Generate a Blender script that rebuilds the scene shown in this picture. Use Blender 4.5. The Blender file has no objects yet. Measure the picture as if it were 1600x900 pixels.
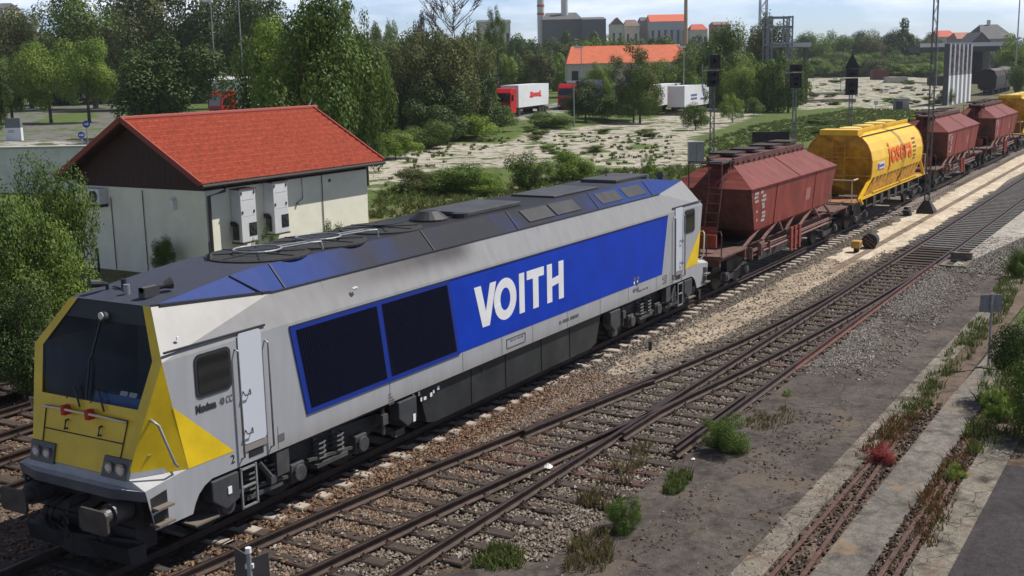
import bpy, bmesh, math, random
from mathutils import Vector, Matrix
R = math.radians
C = bpy.data.collections.new('scene'); bpy.context.scene.collection.children.link(C)
S = bpy.context.scene
# ------------------------------------------------------------------ camera
CAM = Vector((-11.0291, -14.4208, 7.3012)); YAW, PITCH, ROLL, FPX = 0.5418, 0.1885, -0.0202, 1823.22
PX, PY = 802.98, 450.74
CF = Vector((math.cos(YAW)*math.cos(PITCH), math.sin(YAW)*math.cos(PITCH), -math.sin(PITCH)))
_r = CF.cross(Vector((0, 0, 1))).normalized(); _u = _r.cross(CF)
CR = _r*math.cos(ROLL)+_u*math.sin(ROLL); CU = -_r*math.sin(ROLL)+_u*math.cos(ROLL)
cd = bpy.data.cameras.new('camera'); cam = bpy.data.objects.new('camera', cd); C.objects.link(cam)
cam.matrix_world = Matrix(((CR.x, CU.x, -CF.x, CAM.x), (CR.y, CU.y, -CF.y, CAM.y), (CR.z, CU.z, -CF.z, CAM.z), (0, 0, 0, 1)))
cd.sensor_width = 36; cd.lens = FPX/1600*36; cd.shift_x = -2.98/1600; cd.shift_y = .74/1600
cd.clip_start = .1; cd.clip_end = 8000
S.camera = cam
# ------------------------------------------------------------------ light
SUN = Vector((1.2, -1.0, 2.25)).normalized()
w = bpy.data.worlds.new('World'); S.world = w; w.use_nodes = True
nt = w.node_tree; nt.nodes.clear()
out = nt.nodes.new('ShaderNodeOutputWorld'); bg = nt.nodes.new('ShaderNodeBackground')
sky = nt.nodes.new('ShaderNodeTexSky'); sky.sky_type = 'NISHITA'; sky.sun_disc = False
sky.sun_elevation = math.asin(SUN.z); sky.sun_rotation = math.atan2(SUN.x, SUN.y); sky.altitude = 400
sky.air_density = 1.0; sky.dust_density = .6; sky.ozone_density = 2.0
tc = nt.nodes.new('ShaderNodeTexCoord'); mp = nt.nodes.new('ShaderNodeMapping'); mp.inputs['Scale'].default_value = (2.2, 2.2, 11)
nz = nt.nodes.new('ShaderNodeTexNoise'); nz.inputs['Scale'].default_value = 2.4; nz.inputs['Detail'].default_value = 8; nz.inputs['Roughness'].default_value = .55
cr = nt.nodes.new('ShaderNodeValToRGB'); cr.color_ramp.elements[0].position = .42; cr.color_ramp.elements[1].position = .68
cr.color_ramp.elements[0].color = (0, 0, 0, 1); cr.color_ramp.elements[1].color = (.9, .9, .9, 1)
mx = nt.nodes.new('ShaderNodeMixRGB'); mx.inputs['Color2'].default_value = (9.6, 9.9, 11.0, 1)
tint = nt.nodes.new('ShaderNodeMixRGB'); tint.blend_type = 'MULTIPLY'; tint.inputs['Fac'].default_value = 1; tint.inputs['Color2'].default_value = (.80, .92, 1.28, 1)
L = nt.links.new
L(tc.outputs['Generated'], mp.inputs['Vector']); L(mp.outputs['Vector'], nz.inputs['Vector']); L(nz.outputs['Fac'], cr.inputs['Fac'])
L(sky.outputs['Color'], tint.inputs['Color1']); L(tint.outputs['Color'], mx.inputs['Color1']); L(cr.outputs['Color'], mx.inputs['Fac'])
sx = nt.nodes.new('ShaderNodeSeparateXYZ'); L(tc.outputs['Generated'], sx.inputs['Vector'])
el = nt.nodes.new('ShaderNodeMapRange'); el.inputs['From Min'].default_value = .02; el.inputs['From Max'].default_value = .55; el.inputs['To Min'].default_value = 2.3; el.inputs['To Max'].default_value = .55
L(sx.outputs['Z'], el.inputs['Value']); vm = nt.nodes.new('ShaderNodeVectorMath'); vm.operation = 'SCALE'; L(mx.outputs['Color'], vm.inputs[0]); L(el.outputs['Result'], vm.inputs['Scale'])
L(vm.outputs['Vector'], bg.inputs['Color']); bg.inputs['Strength'].default_value = .052; L(bg.outputs['Background'], out.inputs['Surface'])
sd = bpy.data.lights.new('sun', 'SUN'); sd.energy = 5.0; sd.angle = R(.53); sd.color = (1, .955, .88)
so = bpy.data.objects.new('sun', sd); C.objects.link(so); so.location = (0, 0, 60)
so.rotation_euler = SUN.to_track_quat('Z', 'Y').to_euler()
S.view_settings.view_transform = 'Standard'; S.view_settings.look = 'None'; S.view_settings.exposure = .1; S.view_settings.gamma = 1
S.view_settings.use_curve_mapping = False
S.render.engine = 'CYCLES'; S.cycles.max_bounces = 6; S.cycles.transparent_max_bounces = 16
S.cycles.diffuse_bounces = 3

# ------------------------------------------------------------------ terrain + placing helpers
def sm(t): t = max(0., min(1., t)); return t*t*(3-2*t)
def H(x, y):
    r = math.hypot(x-CAM.x, y-CAM.y)
    h = -.34 + 1.7*sm((y-40)/48) + 13*sm((r-430)/380)*sm((y-60)/100)
    return h
def place(px, D):
    """ground point (x, y, z) in picture column px at depth D"""
    z = -.3; x = y = 0
    a = (px-PX)/FPX*D
    for _ in range(6):
        dz = z-CAM.z
        # CF.x X + CF.y Y = D - CF.z dz ; CR.x X + CR.y Y = a - CR.z dz
        e, f = D-CF.z*dz, a-CR.z*dz
        det = CF.x*CR.y-CF.y*CR.x
        x = CAM.x+(e*CR.y-CF.y*f)/det; y = CAM.y+(CF.x*f-e*CR.x)/det
        z = H(x, y)
    return Vector((x, y, z))
def ray(px, py): return CF+CR*((px-PX)/FPX)+CU*((PY-py)/FPX)
def gp(px, py):
    """where the sight line through a picture point meets the terrain"""
    d = ray(px, py); t = 8.
    while t < 3000:
        q = CAM+d*t
        if q.z < H(q.x, q.y): break
        t *= 1.01
    lo, hi = t/1.01, t
    for _ in range(20):
        m = (lo+hi)/2; q = CAM+d*m
        if q.z < H(q.x, q.y): hi = m
        else: lo = m
    return CAM+d*lo
def fz(px, py, z): d = ray(px, py); return CAM+d*((z-CAM.z)/d.z)
def ztop(x, y, py):
    k = (PY-py)/FPX; d = Vector((x-CAM.x, y-CAM.y, 0))
    # (d.CU + Z CU.z) = k (d.CF + Z CF.z)
    return CAM.z+(k*d.dot(CF)-d.dot(CU))/(CU.z-k*CF.z)
def dep(p): return (Vector(p)-CAM).dot(CF)

# ------------------------------------------------------------------ materials
MATS = {}
def mat(name, col, rough=.75, metal=0, ns=0, na=.2, bump=0, col2=None, coord='Object', stretch=(1, 1, 1), spec=.5, detail=6, lo=.35, hi=.65, bs=None):
    if name in MATS: return MATS[name]
    m = bpy.data.materials.new(name); m.use_nodes = True; t = m.node_tree; b = t.nodes['Principled BSDF']
    b.inputs['Roughness'].default_value = rough; b.inputs['Metallic'].default_value = metal; b.inputs['Specular IOR Level'].default_value = spec
    c = tuple(col)+(1,); b.inputs['Base Color'].default_value = c
    if ns:
        k = t.nodes.new('ShaderNodeTexCoord'); mpn = t.nodes.new('ShaderNodeMapping'); mpn.inputs['Scale'].default_value = stretch
        if coord == 'Position':
            g = t.nodes.new('ShaderNodeNewGeometry'); t.links.new(g.outputs['Position'], mpn.inputs['Vector'])
        else: t.links.new(k.outputs['Object'], mpn.inputs['Vector'])
        n = t.nodes.new('ShaderNodeTexNoise'); n.inputs['Scale'].default_value = ns; n.inputs['Detail'].default_value = detail; n.inputs['Roughness'].default_value = .62
        t.links.new(mpn.outputs['Vector'], n.inputs['Vector'])
        rp = t.nodes.new('ShaderNodeValToRGB'); e = rp.color_ramp.elements; e[0].position = lo; e[1].position = hi
        c2 = tuple(col2) if col2 else tuple(min(1, v*(1+na)) for v in col)
        c1 = tuple(col) if col2 else tuple(v*(1-na) for v in col)
        e[0].color = c1+(1,); e[1].color = c2+(1,)
        t.links.new(n.outputs['Fac'], rp.inputs['Fac']); t.links.new(rp.outputs['Color'], b.inputs['Base Color'])
        if bump:
            bp = t.nodes.new('ShaderNodeBump'); bp.inputs['Strength'].default_value = bump; bp.inputs['Distance'].default_value = .05
            if bs:
                n2 = t.nodes.new('ShaderNodeTexNoise'); n2.inputs['Scale'].default_value = bs; n2.inputs['Detail'].default_value = 5
                t.links.new(mpn.outputs['Vector'], n2.inputs['Vector']); t.links.new(n2.outputs['Fac'], bp.inputs['Height'])
            else: t.links.new(n.outputs['Fac'], bp.inputs['Height'])
            t.links.new(bp.outputs['Normal'], b.inputs['Normal'])
    MATS[name] = m; return m
def island(name, cols, rough=.8, trans=0, spec=.3, big=0):
    """one of several colours for each loose leaf or stone"""
    if name in MATS: return MATS[name]
    m = bpy.data.materials.new(name); m.use_nodes = True; t = m.node_tree; b = t.nodes['Principled BSDF']
    b.inputs['Roughness'].default_value = rough; b.inputs['Specular IOR Level'].default_value = spec
    g = t.nodes.new('ShaderNodeNewGeometry'); rp = t.nodes.new('ShaderNodeValToRGB'); e = rp.color_ramp.elements
    e[0].color = tuple(cols[0])+(1,); e[1].color = tuple(cols[-1])+(1,)
    for i, c in enumerate(cols[1:-1]):
        q = e.new((i+1)/(len(cols)-1)); q.color = tuple(c)+(1,)
    src = g.outputs['Random Per Island']
    if big:
        k = t.nodes.new('ShaderNodeTexCoord'); n = t.nodes.new('ShaderNodeTexNoise'); n.inputs['Scale'].default_value = big; n.inputs['Detail'].default_value = 2
        t.links.new(k.outputs['Object'], n.inputs['Vector'])
        a = t.nodes.new('ShaderNodeMath'); a.operation = 'MULTIPLY_ADD'; a.inputs[1].default_value = .45; t.links.new(src, a.inputs[0])
        s2 = t.nodes.new('ShaderNodeMath'); s2.operation = 'MULTIPLY_ADD'; s2.inputs[1].default_value = 1.5; s2.inputs[2].default_value = -.45
        t.links.new(n.outputs['Fac'], s2.inputs[0]); t.links.new(s2.outputs[0], a.inputs[2]); src = a.outputs[0]
    t.links.new(src, rp.inputs['Fac']); t.links.new(rp.outputs['Color'], b.inputs['Base Color'])
    if trans:
        tr = t.nodes.new('ShaderNodeBsdfTranslucent'); ms = t.nodes.new('ShaderNodeMixShader'); ms.inputs['Fac'].default_value = trans
        t.links.new(rp.outputs['Color'], tr.inputs['Color']); t.links.new(b.outputs['BSDF'], ms.inputs[1]); t.links.new(tr.outputs['BSDF'], ms.inputs[2])
        t.links.new(ms.outputs['Shader'], t.nodes['Material Output'].inputs['Surface'])
    MATS[name] = m; return m

# ------------------------------------------------------------------ mesh helpers
NOSPLIT = {'stencil', 'lettering', 'louvre_panel', 'fastening', 'roof_seam', 'panel_seam', 'edge_trim', 'white_notice', 'desk_label', 'text_line', 'placard_mark', 'ridge_tile', 'shirt', 'hair', 'panel_edge', 'latch', 'bar', 'far_sleeper', 'skirt_seam', 'wheelset', 'crown', 'trunk', 'stem', 'grille', 'roof', 'handle'}
class MB:
    def __init__(s): s.v = []; s.f = []; s.mi = []; s.k = 0
    def add(s, vs, fs):
        n = len(s.v); s.v += [tuple(p) for p in vs]; s.f += [tuple(i+n for i in f) for f in fs]; s.mi += [s.k]*len(fs); return s
    def poly(s, *vs): return s.add(vs, [tuple(range(len(vs)))])
    def box(s, c, d, rz=0, ry=0, rx=0):
        m = Matrix.Rotation(rz, 3, 'Z') @ Matrix.Rotation(ry, 3, 'Y') @ Matrix.Rotation(rx, 3, 'X'); c = Vector(c)
        vs = [c+m @ Vector((a*d[0]/2, b*d[1]/2, e*d[2]/2)) for a in (-1, 1) for b in (-1, 1) for e in (-1, 1)]
        return s.add(vs, [(0, 1, 3, 2), (4, 6, 7, 5), (0, 4, 5, 1), (2, 3, 7, 6), (0, 2, 6, 4), (1, 5, 7, 3)])
    def bb(s, x0, x1, y0, y1, z0, z1): return s.box(((x0+x1)/2, (y0+y1)/2, (z0+z1)/2), (abs(x1-x0), abs(y1-y0), abs(z1-z0)))
    def bar(s, a, b, wd, h=None, up=(0, 0, 1)):
        a = Vector(a); b = Vector(b); h = h or wd; d = (b-a).normalized(); u = Vector(up)
        if abs(d.dot(u)) > .98: u = Vector((0, 1, 0))
        r = d.cross(u).normalized(); u = r.cross(d)
        vs = [p+r*(i*wd/2)+u*(j*h/2) for p in (a, b) for i, j in ((-1, -1), (1, -1), (1, 1), (-1, 1))]
        return s.add(vs, [(3, 2, 1, 0), (4, 5, 6, 7), (0, 1, 5, 4), (1, 2, 6, 5), (2, 3, 7, 6), (3, 0, 4, 7)])
    def tube(s, pts, r, n=8, cap=True):
        pts = [Vector(p) for p in pts]; rs = r if isinstance(r, (list, tuple)) else [r]*len(pts); n0 = len(s.v); vs = []; fs = []
        for i, p in enumerate(pts):
            d = (pts[min(i+1, len(pts)-1)]-pts[max(i-1, 0)]).normalized(); u = Vector((0, 0, 1)) if abs(d.z) < .95 else Vector((1, 0, 0))
            a = d.cross(u).normalized(); b = a.cross(d)
            for k in range(n):
                t = 2*math.pi*k/n; vs.append(p+(a*math.cos(t)+b*math.sin(t))*rs[i])
        for i in range(len(pts)-1):
            for k in range(n): k2 = (k+1) % n; fs.append((i*n+k, (i+1)*n+k, (i+1)*n+k2, i*n+k2))
        if cap: fs.append(tuple(range(n))); fs.append(tuple((len(pts)-1)*n+k for k in reversed(range(n))))
        return s.add(vs, fs)
    def cyl(s, c, ax, r, n=20):  # c centre, ax vector full length
        c = Vector(c); ax = Vector(ax); return s.tube([c-ax/2, c+ax/2], r, n)
    def prism(s, pts, vec, cap=True):
        pts = [Vector(p) for p in pts]; vec = Vector(vec); n = len(pts)
        fs = [(i, (i+1) % n, n+(i+1) % n, n+i) for i in range(n)]
        if cap: fs += [tuple(reversed(range(n))), tuple(range(n, 2*n))]
        return s.add(pts+[p+vec for p in pts], fs)
    def loft(s, rings, closed=False, cap=False):
        n = len(rings[0]); vs = [p for r_ in rings for p in r_]; fs = []
        for i in range(len(rings)-1):
            for k in range(n if closed else n-1):
                k2 = (k+1) % n; fs.append((i*n+k, i*n+k2, (i+1)*n+k2, (i+1)*n+k))
        if cap: fs += [tuple(reversed(range(n))), tuple((len(rings)-1)*n+k for k in range(n))]
        return s.add(vs, fs)
    def split(s, mg=.045):
        n = len(s.v); p = list(range(n))
        def fd(i):
            while p[i] != i: p[i] = p[p[i]]; i = p[i]
            return i
        for f in s.f:
            for i in f[1:]: p[fd(i)] = fd(f[0])
        isl = {}
        for i in range(n): isl.setdefault(fd(i), []).append(i)
        if not 2 <= len(isl) <= 70: return None
        B = []
        for vs in isl.values():
            B.append([[min(s.v[i][k] for i in vs)-mg for k in range(3)], [max(s.v[i][k] for i in vs)+mg for k in range(3)], set(vs)])
        ch = True
        while ch:
            ch = False
            for i in range(len(B)):
                for j in range(len(B)-1, i, -1):
                    if all(B[i][0][k] <= B[j][1][k] and B[j][0][k] <= B[i][1][k] for k in range(3)):
                        B[i] = [[min(B[i][0][k], B[j][0][k]) for k in range(3)], [max(B[i][1][k], B[j][1][k]) for k in range(3)], B[i][2] | B[j][2]]; del B[j]; ch = True
        if not 2 <= len(B) <= 17: return None
        out = []
        for b_ in B:
            q = MB(); idx = {v: k for k, v in enumerate(sorted(b_[2]))}; q.v = [s.v[v] for v in sorted(b_[2])]
            for f, m_ in zip(s.f, s.mi):
                if f[0] in idx: q.f.append(tuple(idx[i] for i in f)); q.mi.append(m_)
            out.append(q)
        return out
    def build(s, name, m, parent=None, smooth=False, bevel=0, loc=None, solid=0):
        if parent is not None and name not in NOSPLIT:
            pc = s.split()
            if pc:
                os_ = [q.build(name, m, parent, smooth, bevel, loc, solid) for q in pc]; return os_[0]
        me = bpy.data.meshes.new(name); me.from_pydata(s.v, [], s.f)
        ms = m if isinstance(m, (list, tuple)) else [m]
        for q in ms: me.materials.append(q)
        if len(ms) > 1: me.polygons.foreach_set('material_index', s.mi)
        me.update(); bm = bmesh.new(); bm.from_mesh(me); bmesh.ops.recalc_face_normals(bm, faces=bm.faces)
        bm.to_mesh(me); bm.free()
        if smooth: me.polygons.foreach_set('use_smooth', [True]*len(me.polygons))
        o = bpy.data.objects.new(name, me); C.objects.link(o); o.parent = parent
        if loc is not None: o.location = loc
        if solid: q = o.modifiers.new('s', 'SOLIDIFY'); q.thickness = solid; q.offset = -1
        if bevel: q = o.modifiers.new('b', 'BEVEL'); q.width = bevel; q.segments = 2; q.limit_method = 'ANGLE'; q.angle_limit = R(40)
        return o
def tag(o, label=None, cat=None, group=None, kind=None):
    if label: o['label'] = label
    if cat: o['category'] = cat
    if group: o['group'] = group
    if kind: o['kind'] = kind
    return o
def empty(name, loc, label, cat, group=None, rz=0):
    o = bpy.data.objects.new(name, None); C.objects.link(o); o.location = loc; o.rotation_euler.z = rz; o.empty_display_size = .3
    return tag(o, label, cat, group)
KIDS = {}
def kids(o): return [c for c in C.objects if c.parent == o]
def copy_tree(o, parent=None, loc=None, rz=None):
    c = o.copy(); C.objects.link(c); c.parent = parent
    if loc is not None: c.location = loc
    if rz is not None: c.rotation_euler.z = rz
    for ch in kids(o): copy_tree(ch, c)
    return c
def textmesh(name, s, size, m, parent, origin, xdir, zdir, ext=.004, bold=0, sx=1):
    cu = bpy.data.curves.new(name, 'FONT'); cu.body = s; cu.size = size; cu.extrude = ext; cu.offset = bold; cu.resolution_u = 3
    t = bpy.data.objects.new(name, cu); C.objects.link(t); dg = bpy.context.evaluated_depsgraph_get()
    me = bpy.data.meshes.new_from_object(t.evaluated_get(dg)); C.objects.unlink(t); bpy.data.objects.remove(t)
    me.materials.clear(); me.materials.append(m)
    xd = Vector(xdir).normalized(); zd = Vector(zdir).normalized(); nd = xd.cross(zd)
    M = Matrix(((xd.x*sx, zd.x, nd.x, origin[0]), (xd.y*sx, zd.y, nd.y, origin[1]), (xd.z*sx, zd.z, nd.z, origin[2]), (0, 0, 0, 1)))
    me.transform(M); o = bpy.data.objects.new(name, me); C.objects.link(o); o.parent = parent; return o
def marks(rnd, mbx, o, xd, zd, rows, cw, ch, w=.8):
    """rows of small illegible stencilled characters"""
    xd = Vector(xd); zd = Vector(zd); nd = xd.cross(zd)
    for r_, n in enumerate(rows):
        for k in range(n):
            if rnd.random() < .12: continue
            p = Vector(o)+xd*(k*cw)-zd*(r_*ch*1.6)
            a = cw*rnd.uniform(.45, .75); h = ch*rnd.uniform(.85, 1)
            mbx.add([p, p+xd*a, p+xd*a+zd*h, p+zd*h], [(0, 1, 2, 3)])
            
M_glass = mat('dark_glass', (.012, .014, .016), .06, spec=.8)
M_black = mat('black_paint', (.018, .018, .019), .55, ns=3, na=.5)
M_steel = mat('grey_steel', (.28, .29, .30), .5, .6, ns=4, na=.2)
M_galv = mat('galvanised', (.34, .36, .37), .5, .5, ns=5, na=.2)
M_white = mat('white_paint', (.74, .75, .76), .5, ns=2, na=.06)
M_dark = mat('under_dark', (.035, .033, .031), .7, ns=4, na=.5)
M_rubber = mat('rubber', (.02, .02, .02), .8)
# ------------------------------------------------------------------ ground (one sheet, zones as vertex colour of the real surfaces)
rnd = random.Random(7)
def axis(lo, a, b, hi, step):
    v = []; x = a
    while x <= b: v.append(x); x += step
    s = step; x = b
    while x < hi: s *= 1.22; x += s; v.append(x)
    s = step; x = a; pre = []
    while x > lo: s *= 1.3; x -= s; pre.append(x)
    return pre[::-1]+v
def inpoly(x, y, P):
    c = False; j = len(P)-1
    for i in range(len(P)):
        if (P[i][1] > y) != (P[j][1] > y) and x < (P[j][0]-P[i][0])*(y-P[i][1])/(P[j][1]-P[i][1])+P[i][0]: c = not c
        j = i
    return c
def W(pts): return [tuple(gp(*q)[:2]) for q in pts]
GRASS = (.10, .145, .038); DIRT = (.15, .125, .095); SLAB = (.44, .405, .36); ASPH = (.17, .168, .165); PALE = (.44, .41, .36); ROAD = (.30, .29, .28); DRY = (.17, .16, .075)
zones = [
 (W([(560, 262), (640, 236), (700, 224), (790, 224), (830, 205), (930, 196), (1010, 186), (1060, 176), (1105, 164), (1190, 162), (1200, 172), (1140, 196), (1085, 214), (1075, 230), (1000, 226), (960, 236), (1090, 226), (1108, 236), (1104, 262), (1060, 262), (960, 262), (880, 250), (780, 262), (700, 262), (620, 285), (575, 300)]), SLAB),
 (W([(1090, 222), (1150, 205), (1190, 192), (1230, 172), (1330, 163), (1460, 172), (1465, 190), (1330, 205), (1240, 230), (1130, 250), (1105, 245)]), GRASS),
 (W([(1234, 150), (1240, 118), (1330, 112), (1470, 110), (1500, 120), (1480, 172), (1400, 176), (1340, 166), (1250, 172)]), PALE),
 (W([(0, 160), (60, 150), (170, 156), (190, 175), (200, 285), (0, 285)]), ASPH),
 (W([(1478, 176), (1498, 122), (1560, 96), (1640, 90), (1640, 190), (1500, 190)]), DIRT),
 (W([(10, 152), (20, 138), (175, 138), (185, 152), (100, 156)]), SLAB),
 (W([(795, 188), (800, 176), (880, 158), (1200, 150), (1200, 164), (1020, 168), (905, 170), (820, 188)]), ROAD),
 (W([(48, 192), (80, 180), (140, 172), (155, 182), (120, 192)]), GRASS),
 (W([(0, 262), (0, 222), (200, 222), (200, 262)]), (.40, .39, .37)),
]
xs = axis(-2500, -8, 330, 6000, 1.3); ys = axis(-2500, -14, 150, 6000, 1.1)
V = []; COL = []
for x in xs:
    for y in ys:
        V.append((x, y, H(x, y)))
        c = GRASS if y > 12 else DIRT
        if 12 < y < 26 and x < 60: c = DRY
        if y > 12 and y < 200 and x < 400:
            for P, zc in zones:
                if inpoly(x, y, P): c = zc
        if 11 < y < 13.5: c = DIRT
        if y < 12: c = (.13, .105, .085)
        COL.append(c+(1,))
ny = len(ys)
F = [(i*ny+j, (i+1)*ny+j, (i+1)*ny+j+1, i*ny+j+1) for i in range(len(xs)-1) for j in range(ny-1)]
me = bpy.data.meshes.new('ground'); me.from_pydata(V, [], F); me.update()
ca = me.color_attributes.new('zone', 'FLOAT_COLOR', 'POINT'); ca.data.foreach_set('color', [q for c in COL for q in c])
gm = bpy.data.materials.new('ground'); gm.use_nodes = True; t = gm.node_tree; b = t.nodes['Principled BSDF']; b.inputs['Roughness'].default_value = .95; b.inputs['Specular IOR Level'].default_value = .15
at = t.nodes.new('ShaderNodeAttribute'); at.attribute_name = 'zone'
g = t.nodes.new('ShaderNodeNewGeometry')
def noise(sc, det=6, st=(1, 1, 1), ro=.6):
    mpp = t.nodes.new('ShaderNodeMapping'); mpp.inputs['Scale'].default_value = st; t.links.new(g.outputs['Position'], mpp.inputs['Vector'])
    n = t.nodes.new('ShaderNodeTexNoise'); n.inputs['Scale'].default_value = sc; n.inputs['Detail'].default_value = det; n.inputs['Roughness'].default_value = ro
    t.links.new(mpp.outputs['Vector'], n.inputs['Vector']); return n
def ramp(src, p0, p1, c0=(0, 0, 0, 1), c1=(1, 1, 1, 1)):
    r_ = t.nodes.new('ShaderNodeValToRGB'); e = r_.color_ramp.elements; e[0].position = p0; e[1].position = p1; e[0].color = c0; e[1].color = c1
    t.links.new(src, r_.inputs['Fac']); return r_.outputs['Color']
def mix(f, a, b_, typ='MIX'):
    m_ = t.nodes.new('ShaderNodeMixRGB'); m_.blend_type = typ
    for k, q in (('Fac', f), ('Color1', a), ('Color2', b_)):
        if hasattr(q, 'node'): t.links.new(q, m_.inputs[k])
        else: m_.inputs[k].default_value = q
    return m_.outputs['Color']
n1 = noise(.35, 8); n2 = noise(2.2, 5); n3 = noise(.12, 4)
c = mix(1.0, at.outputs['Color'], ramp(n1.outputs['Fac'], .3, .7, (.62, .62, .6, 1), (1.35, 1.33, 1.25, 1)), 'MULTIPLY')
# weeds and dirt growing in patches over everything
weed = ramp(n1.outputs['Fac'], .525, .57)
vor = t.nodes.new('ShaderNodeTexVoronoi'); vor.feature = 'DISTANCE_TO_EDGE'; vor.inputs['Scale'].default_value = .33
t.links.new(g.outputs['Position'], vor.inputs['Vector'])
joint = ramp(vor.outputs['Distance'], .02, .09, (1, 1, 1, 1), (0, 0, 0, 1))
c = mix(weed, c, (.085, .12, .035, 1)); 
jf = t.nodes.new('ShaderNodeMath'); jf.operation = 'MULTIPLY'; t.links.new(joint, jf.inputs[0]); t.links.new(ramp(n2.outputs['Fac'], .42, .6), jf.inputs[1])
c = mix(jf.outputs[0], c, (.07, .07, .04, 1))
c = mix(ramp(n2.outputs['Fac'], .6, .75), c, (.22, .19, .13, 1))
t.links.new(c, b.inputs['Base Color'])
bpn = t.nodes.new('ShaderNodeBump'); bpn.inputs['Strength'].default_value = .6; bpn.inputs['Distance'].default_value = .2; t.links.new(n2.outputs['Fac'], bpn.inputs['Height']); t.links.new(bpn.outputs['Normal'], b.inputs['Normal'])
me.materials.append(gm); go = bpy.data.objects.new('ground', me); C.objects.link(go); tag(go, kind='structure')

# ------------------------------------------------------------------ flat sheets beside and under the tracks
def stonemat(name, cols, sc=14, bump=1.0, rough=.9, dirt=None, dsc=.5, dlo=.5, dhi=.62):
    m = bpy.data.materials.new(name); m.use_nodes = True; t = m.node_tree; b = t.nodes['Principled BSDF']; b.inputs['Roughness'].default_value = rough; b.inputs['Specular IOR Level'].default_value = .2
    g = t.nodes.new('ShaderNodeNewGeometry'); v = t.nodes.new('ShaderNodeTexVoronoi'); v.inputs['Scale'].default_value = sc; t.links.new(g.outputs['Position'], v.inputs['Vector'])
    sep = t.nodes.new('ShaderNodeSeparateColor'); t.links.new(v.outputs['Color'], sep.inputs['Color'])
    r_ = t.nodes.new('ShaderNodeValToRGB'); e = r_.color_ramp.elements; e[0].color = cols[0]+(1,); e[1].color = cols[-1]+(1,)
    for i, c in enumerate(cols[1:-1]): e.new((i+1)/(len(cols)-1)).color = c+(1,)
    t.links.new(sep.outputs['Red'], r_.inputs['Fac']); col = r_.outputs['Color']
    if dirt:
        n = t.nodes.new('ShaderNodeTexNoise'); n.inputs['Scale'].default_value = dsc; n.inputs['Detail'].default_value = 6; t.links.new(g.outputs['Position'], n.inputs['Vector'])
        r2 = t.nodes.new('ShaderNodeValToRGB'); r2.color_ramp.elements[0].position = dlo; r2.color_ramp.elements[1].position = dhi; t.links.new(n.outputs['Fac'], r2.inputs['Fac'])
        mxx = t.nodes.new('ShaderNodeMixRGB'); t.links.new(r2.outputs['Color'], mxx.inputs['Fac']); t.links.new(col, mxx.inputs['Color1']); mxx.inputs['Color2'].default_value = dirt+(1,); col = mxx.outputs['Color']
    t.links.new(col, b.inputs['Base Color'])
    bp = t.nodes.new('ShaderNodeBump'); bp.invert = True; bp.inputs['Strength'].default_value = bump; bp.inputs['Distance'].default_value = .04; t.links.new(v.outputs['Distance'], bp.inputs['Height']); t.links.new(bp.outputs['Normal'], b.inputs['Normal'])
    return m
M_ballast = stonemat('ballast_bed', [(.05, .034, .024), (.15, .105, .075), (.085, .062, .048), (.23, .19, .15)], 15, dirt=(.08, .058, .042))
M_gravel = stonemat('gravel', [(.06, .05, .043), (.17, .145, .12), (.10, .085, .07), (.25, .22, .19)], 13, dirt=(.10, .08, .062))
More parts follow.
